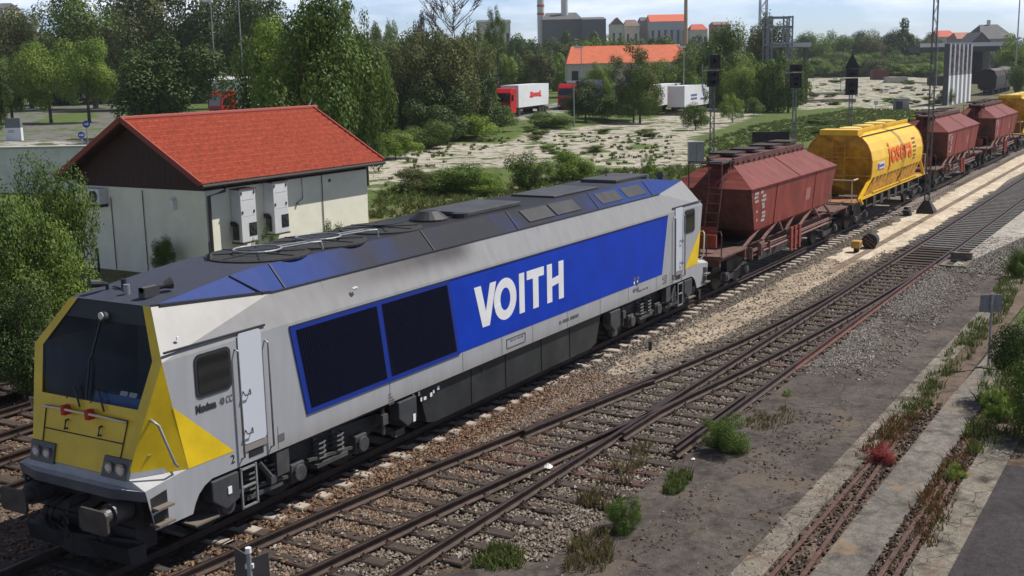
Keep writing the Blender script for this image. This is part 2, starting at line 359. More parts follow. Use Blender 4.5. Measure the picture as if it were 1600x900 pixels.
def pave(name, base, hi, dark, rust=None, crack=.5, rough=.85, spots=True, cs=.45):
    m = bpy.data.materials.new(name); m.use_nodes = True; t = m.node_tree; b = t.nodes['Principled BSDF']; b.inputs['Roughness'].default_value = rough; b.inputs['Specular IOR Level'].default_value = .25
    g = t.nodes.new('ShaderNodeNewGeometry')
    def N(s, d=6, r=.6):
        n = t.nodes.new('ShaderNodeTexNoise'); n.inputs['Scale'].default_value = s; n.inputs['Detail'].default_value = d; n.inputs['Roughness'].default_value = r; t.links.new(g.outputs['Position'], n.inputs['Vector']); return n.outputs['Fac']
    def RP(s, a, c, x=(0, 0, 0, 1), y=(1, 1, 1, 1)):
        r_ = t.nodes.new('ShaderNodeValToRGB'); e = r_.color_ramp.elements; e[0].position = a; e[1].position = c; e[0].color = x; e[1].color = y; t.links.new(s, r_.inputs['Fac']); return r_.outputs['Color']
    def MX(f, a, c, typ='MIX'):
        m_ = t.nodes.new('ShaderNodeMixRGB'); m_.blend_type = typ
        for k, q in (('Fac', f), ('Color1', a), ('Color2', c)):
            if hasattr(q, 'node'): t.links.new(q, m_.inputs[k])
            else: m_.inputs[k].default_value = q if k == 'Fac' else tuple(q)+(1,) if len(q) == 3 else q
        return m_.outputs['Color']
    c = RP(N(.45, 9), .35, .68, base+(1,), hi+(1,))
    c = MX(RP(N(1.6, 8), .52, .68), c, dark)
    c = MX(.8, c, RP(N(5.5, 7, .72), .34, .62, (.52, .5, .47, 1), (1.22, 1.22, 1.2, 1)), 'MULTIPLY')
    fine = N(38, 3); c = MX(.75, c, RP(fine, .3, .75, (.5, .5, .5, 1), (1.5, 1.48, 1.45, 1)), 'MULTIPLY')
    vv = t.nodes.new('ShaderNodeTexVoronoi'); vv.feature = 'DISTANCE_TO_EDGE'; vv.inputs['Scale'].default_value = cs
    nn = t.nodes.new('ShaderNodeTexNoise'); nn.inputs['Scale'].default_value = 1.3; nn.inputs['Detail'].default_value = 5; t.links.new(g.outputs['Position'], nn.inputs['Vector'])
    va = t.nodes.new('ShaderNodeVectorMath'); va.operation = 'MULTIPLY_ADD'; va.inputs[1].default_value = (.7, .7, 0); t.links.new(nn.outputs['Color'], va.inputs[0]); t.links.new(g.outputs['Position'], va.inputs[2]); t.links.new(va.outputs[0], vv.inputs['Vector'])
    ck = RP(vv.outputs['Distance'], .004, .014, (1, 1, 1, 1), (0, 0, 0, 1))
    mm = t.nodes.new('ShaderNodeMath'); mm.operation = 'MULTIPLY'; mm.inputs[1].default_value = crack; t.links.new(ck, mm.inputs[0]); c = MX(mm.outputs[0], c, (.035, .028, .02))
    if rust: c = MX(RP(N(.9, 7), .56, .68), c, rust)
    t.links.new(c, b.inputs['Base Color'])
    bp = t.nodes.new('ShaderNodeBump'); bp.inputs['Strength'].default_value = .5; bp.inputs['Distance'].default_value = .03; t.links.new(N(9, 8, .7), bp.inputs['Height']); t.links.new(bp.outputs['Normal'], b.inputs['Normal'])
    return m
M_plat = pave('old_asphalt', (.066, .055, .05), (.112, .094, .084), (.046, .038, .036), (.115, .09, .068), .6)
M_sand = pave('sand', (.50, .42, .32), (.68, .60, .49), (.36, .29, .22), None, 0)
M_kerb = pave('old_concrete', (.14, .125, .105), (.28, .25, .21), (.055, .048, .04), (.13, .08, .05), .9, cs=1.3)
M_slab = pave('concrete_slab', (.14, .128, .115), (.225, .208, .19), (.08, .072, .065), (.22, .15, .09), .35, cs=.35)
M_asph = pave('asphalt', (.040, .034, .038), (.058, .050, .055), (.032, .028, .03), None, 0)
M_dirt = pave('dirt', (.10, .07, .055), (.17, .125, .09), (.06, .04, .032), None, 0)
M_trough = pave('trough_lid', (.20, .15, .11), (.27, .21, .16), (.13, .09, .07), None, .5, cs=2)
def sheet(name, pts, z, m, thick=.0, jag=0, kind='structure', step=.7):
    P = []
    for i, a in enumerate(pts):
        q = pts[(i+1) % len(pts)]; d = math.dist(a, q); n = max(1, min(60, int(d/step))) if jag else 1
        for k in range(n):
            s_ = k/n; P.append((a[0]+(q[0]-a[0])*s_+(rnd.uniform(-jag, jag) if jag else 0), a[1]+(q[1]-a[1])*s_+(rnd.uniform(-jag, jag) if jag else 0)))
    mb = MB()
    if thick: mb.prism([(x, y, z-thick) for x, y in P], (0, 0, thick))
    else: mb.poly(*[(x, y, z) for x, y in P])
    o = mb.build(name, m); tag(o, kind=kind); return o
sheet('ballast_bed', [(-60, -6.6), (500, -6.6), (500, 12.2), (-60, 12.2)], -.235, M_ballast)
sheet('gravel_shoulder', [(10, -3.0), (13, -4.0), (20, -4.1), (33, -4.2), (420, -4.2), (420, -1.5), (10, -1.5)], -.229, M_gravel, jag=.12)
M_sand2 = pave('dirty_sand', (.26, .21, .155), (.42, .35, .27), (.16, .125, .095), None, 0)
sheet('sand_strip', [(13, -1.95), (15, -1.75), (19, -1.65), (26, -1.8), (34, -1.95), (34, -3.75), (27, -3.3), (21, -3.15), (15, -2.5), (13, -2.2)], -.221, M_sand2, jag=.16, step=.4)
sheet('sand_strip', [(32.5, -2.6), (33.5, -1.95), (60, -1.75), (420, -1.75), (420, -3.75), (60, -3.75), (40, -3.85), (34, -3.7)], -.217, M_sand, jag=.16, step=.4)
# platform: old asphalt with a ragged hole filled with gravel
sheet('platform', [(-12, -2.6), (1.6, -4.25), (2.2, -4.7), (3.6, -6.15), (4.3, -6.12), (9, -6.12), (16, -6.2), (31.5, -6.35), (31.6, -8.75), (-12, -8.75)], -.165, M_plat, .16)
sheet('gravel_patch', [(16.7, -6.16), (17.2, -7.0), (16.6, -7.5), (18.2, -7.45), (20.5, -7.0), (22.3, -6.7), (23.2, -6.2)], -.157, M_gravel, jag=.12)
sheet('gravel_patch', [(23.9, -6.3), (23.6, -6.9), (25.2, -7.5), (29, -7.3), (31, -6.9), (31.4, -6.42)], -.157, M_gravel, jag=.12)
sheet('rubble_patch', [(31.7, -6.5), (41, -6.6), (41.5, -8.5), (31.7, -8.5)], -.20, M_gravel, jag=.12)
sheet('kerb_strip', [(-12, -8.75), (34, -8.75), (34, -9.18), (-12, -9.18)], -.16, M_kerb, .14, jag=.0)
sheet('rail_groove', [(-12, -9.18), (34, -9.18), (34, -9.78), (-12, -9.78)], -.20, M_dirt)
sheet('concrete_slab', [(-12, -9.78), (15.7, -9.78), (22, -9.9), (22.2, -10.5), (-12, -10.5)], -.168, M_slab, .12)
sheet('rail_groove', [(-12, -10.5), (34, -10.5), (34, -11.0), (-12, -11.0)], -.20, M_dirt)
sheet('kerb_strip', [(-12, -11.0), (13.4, -11.0), (13.4, -11.55), (-12, -11.55)], -.15, M_kerb, .14)
sheet('service_road', [(-12, -11.55), (11.4, -11.55), (11.4, -20), (-12, -20)], -.172, M_asph, .1)
sheet('dirt_verge', [(11.4, -11.56), (13.4, -11.0), (60, -10.9), (60, -20), (11.4, -20)], -.19, M_dirt, .1)
sheet('concrete_path', [(32.6, -6.75), (33.2, -6.55), (90, -6.9), (90, -7.9), (41.5, -7.85)], -.14, pave('path_concrete', (.34, .32, .29), (.44, .42, .38), (.24, .22, .2), None, .3), .08)

# ------------------------------------------------------------------ tracks
M_rail = mat('rusty_rail', (.052, .033, .026), .6, .4, ns=5, na=.35, coord='Position')
M_head = mat('rail_head', (.085, .06, .05), .42, .75, ns=3, na=.25, coord='Position')
M_redrail = mat('red_rust_rail', (.105, .042, .030), .8, .1, ns=6, na=.4, coord='Position')
M_wood = mat('tarred_wood', (.032, .021, .016), .85, ns=3, col2=(.078, .054, .042), coord='Position', bump=.5, stretch=(6, 1, 1))
M_woodr = mat('rusty_steel_sleeper', (.080, .038, .029), .8, ns=4, na=.4, coord='Position')
M_csl = mat('concrete_sleeper', (.36, .31, .26), .85, ns=4, na=.25, coord='Position', bump=.3)
M_csg = mat('grey_sleeper', (.13, .125, .12), .85, ns=4, na=.25, coord='Position', bump=.3)
M_csd = mat('dark_sleeper', (.05, .042, .036), .8, ns=4, na=.3, coord='Position')  # darker tone for the first sleepers of the loco track
def rail(parent, pts, m=None, m2=None, z=0, ht=.17):
    sec = [(-.07, -ht), (.07, -ht), (.07, -ht+.02), (.012, -ht+.045), (.012, -.045), (.036, -.035), (.036, -.004), (.026, 0), (-.026, 0), (-.036, -.004), (-.036, -.035), (-.012, -.045), (-.012, -ht+.045), (-.07, -ht+.02)]
    mb = MB(); rings = []
    for i, (x, y) in enumerate(pts):
        a = pts[max(i-1, 0)]; b_ = pts[min(i+1, len(pts)-1)]; d = Vector((b_[0]-a[0], b_[1]-a[1])).normalized(); n = (-d.y, d.x)
        rings.append([(x+n[0]*u, y+n[1]*u, z+v) for u, v in sec])
    mb.loft(rings, True, True); mb.mi = []
    n = len(sec)
    for i in range(len(pts)-1):
        for k in range(n): mb.mi.append(1 if k == 7 else 0)
    mb.mi += [0, 0]
    return mb.build('rail', [m or M_rail, m2 or M_head], parent)
def spline(P, step=1.0):
    out = []
    for i in range(len(P)-1):
        p0 = P[max(i-1, 0)]; p1 = P[i]; p2 = P[i+1]; p3 = P[min(i+2, len(P)-1)]; n = max(1, int(math.dist(p1, p2)/step))
        for k in range(n):
            s_ = k/n
            out.append(tuple(.5*((2*p1[j])+(-p0[j]+p2[j])*s_+(2*p0[j]-5*p1[j]+4*p2[j]-p3[j])*s_*s_+(-p0[j]+3*p1[j]-3*p2[j]+p3[j])*s_**3) for j in (0, 1)))
    return out+[P[-1]]
SLEEPS = []
def sleeper(parent, x, y0, y1, m, wd=.25, z=-.172, tilt=0, h=.16, name='sleeper'):
    mb = MB()
    if h < .2 and wd > .2: mb.prism([(-wd/2, 0, -h), (wd/2, 0, -h), (wd/2, 0, -.02), (wd/2-.02, 0, 0), (-wd/2+.02, 0, 0), (-wd/2, 0, -.02)], (0, y1-y0, 0))
    o = mb.build(name, m, parent); o.location = (x, y0, z); o.rotation_euler.z = tilt; SLEEPS.append((x, y0, y1)); return o
def clips(parent, xs_, yl, z=-.165):
    mb = MB()
    for x in xs_:
        for y in (yl(x) if callable(yl) else yl):
            for s_ in (-1, 1): mb.box((x, y+s_*.095, z+.012), (.12, .06, .035)); mb.cyl((x, y+s_*.1, z+.045), (0, 0, .05), .016, 6)
            mb.box((x, y, z), (.17, .34, .012))
    return tag(mb.build('fastening', M_rail, parent), kind='stuff')
def track(label, x0, x1, yc, m, xs0, xs1, sp=.6, far=None):
    t_ = empty('railway_track', (x0, yc, 0), label, 'railway track')
    for s_ in (-.75, .75): rail(t_, [(0, s_), (x1-x0, s_)])
    n = 0; x = xs0
    far_ = MB()
    while x < xs1:
        if n < 99: sleeper(t_, x-x0, -1.3, 1.3, M_csd if (m is M_csl and x < 1.4) else m, tilt=rnd.uniform(-.006, .006)); SLEEPS[-1] = (x, yc-1.3, yc+1.3)
        else: far_.bb(x-x0-.12, x-x0+.12, -1.3, 1.3, -.3, -.172)
        n += 1; x += sp
    if far_.v: tag(far_.build('far_sleeper', m, t_), kind='stuff')
    clips(t_, [xs0-x0+sp*i for i in range(min(n, 60))], (-.75, .75)); return t_
track('track with pale concrete sleeper ends carrying the locomotive and its wagons', -40, 420, 0, M_csl, -3, 115)
for yc, lb in ((4.72, 'nearest of the three rusty tracks at the left edge beyond the locomotive nose'), (7.62, 'middle one of the three rusty tracks at the left edge'), (10.1, 'rusty track at the left edge closest to the bushes')):
    track(lb, -40, 300, yc, M_wood, -4, 34)
# turnout in front
tt = empty('railway_turnout', (0, -4.5, 0), 'rusty turnout on dark wooden sleepers where two tracks merge before the locomotive', 'railway turnout')
A1 = spline([(-6, -1.35), (-3, -1.48), (.2, -1.70), (3.26, -1.98), (6.15, -2.33), (10.06, -2.9), (14.5, -3.5), (18.1, -3.93), (22.1, -4.2), (26, -4.38), (30.5, -4.44)])
A2 = spline([(-6, -2.85), (-3, -2.98), (.2, -3.2), (3.56, -3.55), (6.15, -3.86), (8.14, -4.13), (12.1, -4.68), (16, -5.12), (19.9, -5.45), (24.2, -5.7), (30.4, -5.93)])
sh = lambda P: [(x, y+4.5) for x, y in P]
rail(tt, sh(A1)); rail(tt, sh(A2)); rail(tt, sh([(1.7, -4.5), (33, -4.5)])); rail(tt, sh([(8.9, -5.98), (16.2, -5.98)])); rail(tt, sh([(16.22, -5.98), (33, -5.98)]), M_redrail)
# check rails, frog wings
for P in ([(8.6, -2.78), (9, -2.82), (13, -3.42), (13.4, -3.52)], [(9.2, -5.82), (13.2, -5.82)], [(9.4, -4.62), (11.2, -4.62), (12.8, -4.75)], [(11.0, -4.43), (12.6, -4.4), (13.2, -4.36)]): rail(tt, sh(P), z=-.005)
x = -2.6; n = 0
def a1(x): return min(A1, key=lambda q: abs(q[0]-x))[1]
def a2(x): return min(A2, key=lambda q: abs(q[0]-x))[1]
while x < 32.8:
    y1 = a1(x)+.52+rnd.uniform(-.05, .05); y0 = a2(x)-.55 if x < 2.4 else max(-6.0, a2(x)-1.6) if x < 6 else -6.5
    m_ = M_woodr if n in (5, 16, 17, 31, 40) else M_wood
    sleeper(tt, x, y0+4.5, y1+4.5, m_, tilt=rnd.uniform(-.02, .02), wd=.26); SLEEPS[-1] = (x, y0, y1); n += 1; x += .62
cx = [-2.6+.62*i for i in range(57)]
clips(tt, cx, lambda x: (a1(x)+4.5, a2(x)+4.5))
clips(tt, [q for q in cx if q > 2], (0,))
tk = empty('railway_track', (33, -5.25, 0), 'straight track with close grey concrete sleepers beyond the turnout beside the sand', 'railway track')
for s_ in (-.75, .75): rail(tk, [(0, s_), (380, s_)])
x = .3; n = 0; fr = MB()
while x < 120:
    if n < 99: sleeper(tk, x, -1.3, 1.3, M_csg if n > 6 else M_wood, tilt=0); SLEEPS[-1] = (x+33, -6.55, -3.95)
    else: fr.bb(x-.12, x+.12, -1.3, 1.3, -.3, -.172)
    n += 1; x += .6
tag(fr.build('far_sleeper', M_csg, tk), kind='stuff')
# sunken siding rails
sd_ = empty('sunken_track', (0, -10, -.2), 'old rusty siding rails sunk between broken concrete strips at lower right', 'sunken track')
for pts in ([(-10, .72), (5, .70), (12, .66), (15, .6)], [(-10, .26), (5, .30), (9, .44), (12.2, .55)], [(-10, -.66), (13, -.70)], [(-10, -.98), (10, -.86)]):
    rail(sd_, pts, M_redrail, mat('brown_rail_head', (.11, .065, .048), .6, .4, ns=6, na=.3, coord='Position'), z=.055, ht=.10)

# cable trough lids along the sand
mb = MB(); x = 30
while x < 200: mb.bb(x, x+.97, -3.02, -2.72, -.24, -.200); x += 1.0
tag(mb.build('cable_trough', M_trough), 'narrow brown cable trough running along the pale sand strip', 'cable trough')

# ------------------------------------------------------------------ loose stones
def stones(name, regions, N, size, m, z, kind='stuff', skip=True, fade=None):
    vs = []; fs = []; r = random.Random(hash(name) % 1000 if False else 11+N)
    base = [(1, 0, 0), (-1, 0, 0), (0, 1, 0), (0, -1, 0), (0, 0, 1), (0, 0, -1)]; FF = [(0, 2, 4), (2, 1, 4), (1, 3, 4), (3, 0, 4), (2, 0, 5), (1, 2, 5), (3, 1, 5), (0, 3, 5)]
    sl = sorted(SLEEPS); k = 0
    import bisect
    while k < N:
        reg = r.choices(regions, [q[4] for q in regions])[0]; x = r.uniform(reg[0], reg[1]); 
        if fade and r.random() > fade(x): continue
        y = r.uniform(reg[2], reg[3]); on = False
        if skip:
            i = bisect.bisect_left(sl, (x-.16,))
            while i < len(sl) and sl[i][0] < x+.16:
                if sl[i][1] < y < sl[i][2] and abs(sl[i][0]-x) < .13: on = True
                i += 1
            if on and r.random() < .88: continue
        if len(reg) > 5 and not reg[5](x, y): continue
        s_ = size*r.uniform(.5, 1.25); a = r.uniform(0, 6.28); ca_, sa = math.cos(a), math.sin(a); sx, sy, sz = s_*r.uniform(.7, 1.2), s_*r.uniform(.6, 1), s_*r.uniform(.45, .85)
        tx, ty = r.uniform(-.5, .5), r.uniform(-.5, .5); zz = (z(x, y) if callable(z) else z)+s_*.25+(.055 if on else 0); n = len(vs)
        for px, py, pz in base:
            px += r.uniform(-.25, .25); py += r.uniform(-.25, .25); px *= sx; py *= sy; pz *= sz; pz += px*tx+py*ty
            vs.append((x+px*ca_-py*sa, y+px*sa+py*ca_, zz+pz))
        fs += [(a_+n, b_+n, c_+n) for a_, b_, c_ in FF]; k += 1
    me = bpy.data.meshes.new(name); me.from_pydata(vs, [], fs); me.materials.append(m); o = bpy.data.objects.new(name, me); C.objects.link(o)
    return tag(o, kind=kind)
I_brown = island('brown_stones', [(.055, .032, .022), (.17, .095, .055), (.26, .15, .09), (.12, .075, .055), (.36, .27, .19)])
I_grey = island('grey_stones', [(.07, .055, .042), (.21, .17, .135), (.12, .095, .075), (.30, .26, .21), (.17, .135, .105), (.42, .38, .33)])
I_white = island('pale_stones', [(.09, .08, .068), (.24, .22, .19), (.15, .135, .118), (.36, .335, .30)])
tag(stones('ballast_stones', [(-1, 14, -2.9, -1.0, 3), (2, 12, -3.2, -2.2, 1), (-4, 8, 1.3, 11.5, 2.4)], 15000, .042, I_brown, -.225), 'rusty brown ballast stones between the loco track and the turnout', 'ballast stones')
okp = lambda x, y: (y > a2(x)-1.4 if x < 3.6 else y > -6.1) and not (x > 14 and -3.25 < y < -1.8 and rnd.random() < .82)
tag(stones('ballast_stones', [(0, 33, -6.1, -1.9, 8, okp), (12, 45, -1.85, -1.0, .9), (12, 36, -4.3, -3.4, 1.0)], 34000, .040, I_grey, -.222, fade=lambda x: 1 if x < 14 else max(.25, 1-(x-14)/30)), 'grey and beige ballast stones between the rails of the turnout', 'ballast stones')
def inp(P): return lambda x, y: inpoly(x, y, P)
tag(stones('gravel_stones', [(16.6, 23.2, -7.5, -6.2, 1, inp([(16.7, -6.2), (17.2, -7.0), (16.6, -7.5), (18.2, -7.45), (20.5, -7.0), (22.3, -6.7), (23.2, -6.2)])), (23.6, 31.2, -7.5, -6.3, 1.2, inp([(23.9, -6.3), (23.6, -6.9), (25.2, -7.5), (29, -7.3), (31, -6.9), (31.4, -6.42)])), (31.8, 41, -8.4, -6.6, 1.6), (24, 34, -6.4, -6.0, .3), (16, 24.5, -8.1, -6.15, .35), (23, 32.5, -8.1, -6.2, .5)], 10500, .045, I_white, -.165, skip=False), 'pale coarse gravel lying in patches on the old platform', 'gravel')
tag(stones('soil_clumps', [(1, 15, -9.75, -9.2, 3), (1, 14, -11.0, -10.5, 3), (8.6, 13, -8.3, -7.1, 1.2), (2, 9, -8.8, -8.2, .5), (4, 7.5, -7.6, -6.9, .5)], 3600, .05, island('soil_clumps', [(.03, .02, .015), (.09, .055, .035), (.05, .032, .024), (.14, .10, .07)]), -.19, skip=False), 'dark soil clumps filling the rail grooves and broken spots of the platform', 'soil')
tag(stones('loose_chippings', [(1, 32, -8.7, -6.2, 2), (0, 14, -9.2, -8.7, 1.2), (2, 14, -11.5, -10.9, .6), (2, 16, -9.8, -9.1, 1.2), (3, 14, -11.0, -10.5, .8)], 3200, .022, I_grey, -.165, skip=False), 'small loose chippings scattered over the platform and kerbs', 'chippings')
# ------------------------------------------------------------------ locomotive
LL = 22.06
lo = empty('locomotive', (0, 0, 0), 'silver and blue diesel locomotive with yellow nose and VOITH in white on its side', 'locomotive')
def grime(name, col, dirtcol, x0, x1, z0=None, rough=.45, base2=None, xa=None, xb=None):
    """paint with exhaust soot lying between two stations along the body"""
    m = bpy.data.materials.new(name); m.use_nodes = True; t = m.node_tree; b = t.nodes['Principled BSDF']; b.inputs['Roughness'].default_value = rough
    g = t.nodes.new('ShaderNodeTexCoord'); s = t.nodes.new('ShaderNodeSeparateXYZ'); t.links.new(g.outputs['Object'], s.inputs['Vector'])
    def MR(src, a, c):
        q = t.nodes.new('ShaderNodeMapRange'); q.interpolation_type = 'SMOOTHSTEP'; q.inputs['From Min'].default_value = a; q.inputs['From Max'].default_value = c; t.links.new(src, q.inputs['Value']); return q.outputs['Result']
    def MU(a, c, op='MULTIPLY'):
        q = t.nodes.new('ShaderNodeMath'); q.operation = op; q.use_clamp = True
        for i, v in enumerate((a, c)):
            if hasattr(v, 'node'): t.links.new(v, q.inputs[i])
            else: q.inputs[i].default_value = v
        return q.outputs[0]
    n = t.nodes.new('ShaderNodeTexNoise'); n.inputs['Scale'].default_value = 1.1; n.inputs['Detail'].default_value = 8
    mp_ = t.nodes.new('ShaderNodeMapping'); mp_.inputs['Scale'].default_value = (1, 1, .35); t.links.new(g.outputs['Object'], mp_.inputs['Vector']); t.links.new(mp_.outputs['Vector'], n.inputs['Vector'])
    f = MU(MR(s.outputs['X'], *x0), MR(s.outputs['X'], *x1))
    if z0: f = MU(f, MR(s.outputs['Z'], *z0))
    f = MU(f, MU(n.outputs['Fac'], 2.1))
    mx_ = t.nodes.new('ShaderNodeMixRGB'); mx_.inputs['Color1'].default_value = col+(1,); mx_.inputs['Color2'].default_value = dirtcol+(1,); t.links.new(f, mx_.inputs['Fac'])
    n2 = t.nodes.new('ShaderNodeTexNoise'); n2.inputs['Scale'].default_value = 2; n2.inputs['Detail'].default_value = 8; mp2 = t.nodes.new('ShaderNodeMapping'); mp2.inputs['Scale'].default_value = (2.5, 2.5, .5); t.links.new(g.outputs['Object'], mp2.inputs['Vector']); t.links.new(mp2.outputs['Vector'], n2.inputs['Vector'])
    r_ = t.nodes.new('ShaderNodeValToRGB'); r_.color_ramp.elements[0].position = .3; r_.color_ramp.elements[1].position = .7; r_.color_ramp.elements[0].color = (.90, .895, .885, 1); r_.color_ramp.elements[1].color = (1.04, 1.04, 1.04, 1); t.links.new(n2.outputs['Fac'], r_.inputs['Fac'])
    m2 = t.nodes.new('ShaderNodeMixRGB'); m2.blend_type = 'MULTIPLY'; m2.inputs['Fac'].default_value = 1; t.links.new(mx_.outputs['Color'], m2.inputs['Color1']); t.links.new(r_.outputs['Color'], m2.inputs['Color2'])
    t.links.new(m2.outputs['Color'], b.inputs['Base Color'])
    if name in ('shoulder_paint', 'roof_paint'): b.inputs['Specular IOR Level'].default_value = .12
    return m
SILVER = (.37, .378, .395)
P_side = grime('silver_paint', SILVER, (.30, .28, .26), (2, 3), (20, 19), (1.4, 1.0), .42)
P_chm = grime('sooty_silver_paint', (.27, .265, .26), (.075, .068, .062), (3.0, 8.0), (9.5, 8.6), (3.22, 3.62), .45)
P_shl = grime('shoulder_paint', (.018, .045, .20), (.030, .031, .040), (3.9, 6.2), (17.5, 13.6), None, .55)
P_roof = grime('roof_paint', (.055, .06, .085), (.03, .03, .033), (3, 5), (19, 15), None, .6)
P_blue = mat('blue_paint', (.004, .042, .42), .42, spec=.25, ns=1.5, na=.12)
P_rim = mat('blue_frame', (.012, .035, .26), .45, spec=.25)
P_yel = mat('yellow_paint', (.74, .51, .012), .42, ns=1.5, na=.13)
P_grl = mat('navy_grille', (.004, .005, .018), .9, spec=.1)
P_wht = mat('letter_white', (.80, .80, .80), .45, ns=2, na=.04)
P_blk = mat('stencil_black', (.03, .03, .035), .6)
P_red = mat('red_fitting', (.45, .02, .015), .5)
P_door = mat('pale_door', (.56, .59, .64), .4)
P_beam = mat('dark_beam', (.10, .105, .115), .5, ns=2, na=.2)
Mx = lambda p, e: (LL-p[0], p[1], p[2]) if e else p
My = lambda p, s: (p[0], -p[1] if s else p[1], p[2])
def both(fn, ends=(0, 1), sides=(0, 1)):
    for e in ends:
        for s in sides: fn(lambda p, e=e, s=s: My(Mx(p, e), s), e, s)
A = (.86, -.9, 3.86); B = (.52, -1.43, 3.13); D = (.02, -1.07, 1.45); E_ = (.86, -1.43, 1.40)
SC = (3.15, -1.43, 3.17); SH = (3.15, -1.19, 3.70); ST = (3.15, -.85, 4.10); SK = (2.55, -.85, 4.05)
SCm = (LL/2, -1.43, 3.17); SHm = (LL/2, -1.19, 3.70); STm = (LL/2, -.85, 4.10)
mb = MB()
def f(q, e, s):
    arch = [(.16, -1.43, .66), (.90, -1.43, .66), (.96, -1.43, .80), (1.05, -1.43, .93), (1.18, -1.43, 1.03), (1.34, -1.43, 1.09), (LL/2, -1.43, 1.11)]
    mb.poly(*[q(v) for v in [B, E_, (0.02, -1.43, 1.31)]+arch+[SCm, SC]])
mb2 = MB()
both(f); mb.build('side_wall', P_side, lo)
mb = MB(); both(lambda q, e, s: (mb.poly(*[q(v) for v in (B, A, SH, SC)]), mb.poly(*[q(v) for v in (SC, SH, SHm, SCm)]))); mb.build('upper_side_panel', P_chm, lo)
mb = MB(); both(lambda q, e, s: (mb.poly(*[q(v) for v in (SH, ST, STm, SHm)]), mb.poly(q(A), q(SK), q(SH)), mb.poly(q(SK), q(ST), q(SH)))); mb.build('roof_shoulder', P_shl, lo)
mb = MB(); mb.poly(ST, My(ST, 1), Mx(My(ST, 1), 1), Mx(ST, 1))
for e in (0, 1): mb.poly(*[Mx(v, e) for v in (SK, ST, My(ST, 1), My(SK, 1))]); mb.poly(*[Mx(v, e) for v in (A, SK, My(SK, 1), My(A, 1))])
mb.build('roof', P_roof, lo)
# seams
mb = MB()
for x in (3.5, 7.9, 11.2, 15.2, 18.5): mb.bar((x, -1.195, 3.71), (x, -.86, 4.10), .03, .02, (0, -1, 1))
mb.bar((1.0, -.94, 3.86), (3.15, -1.2, 3.705), .025, .02); mb.bar((3.15, -1.2, 3.705), (LL-3.15, -1.2, 3.705), .03, .02); mb.bar((.86, -.9, 3.88), (3.15, -1.19, 3.72), .02)
mb.bar((2.97, -1.195, 3.71), (2.55, -.86, 4.05), .025)
mb.build('roof_seam', P_blk, lo)
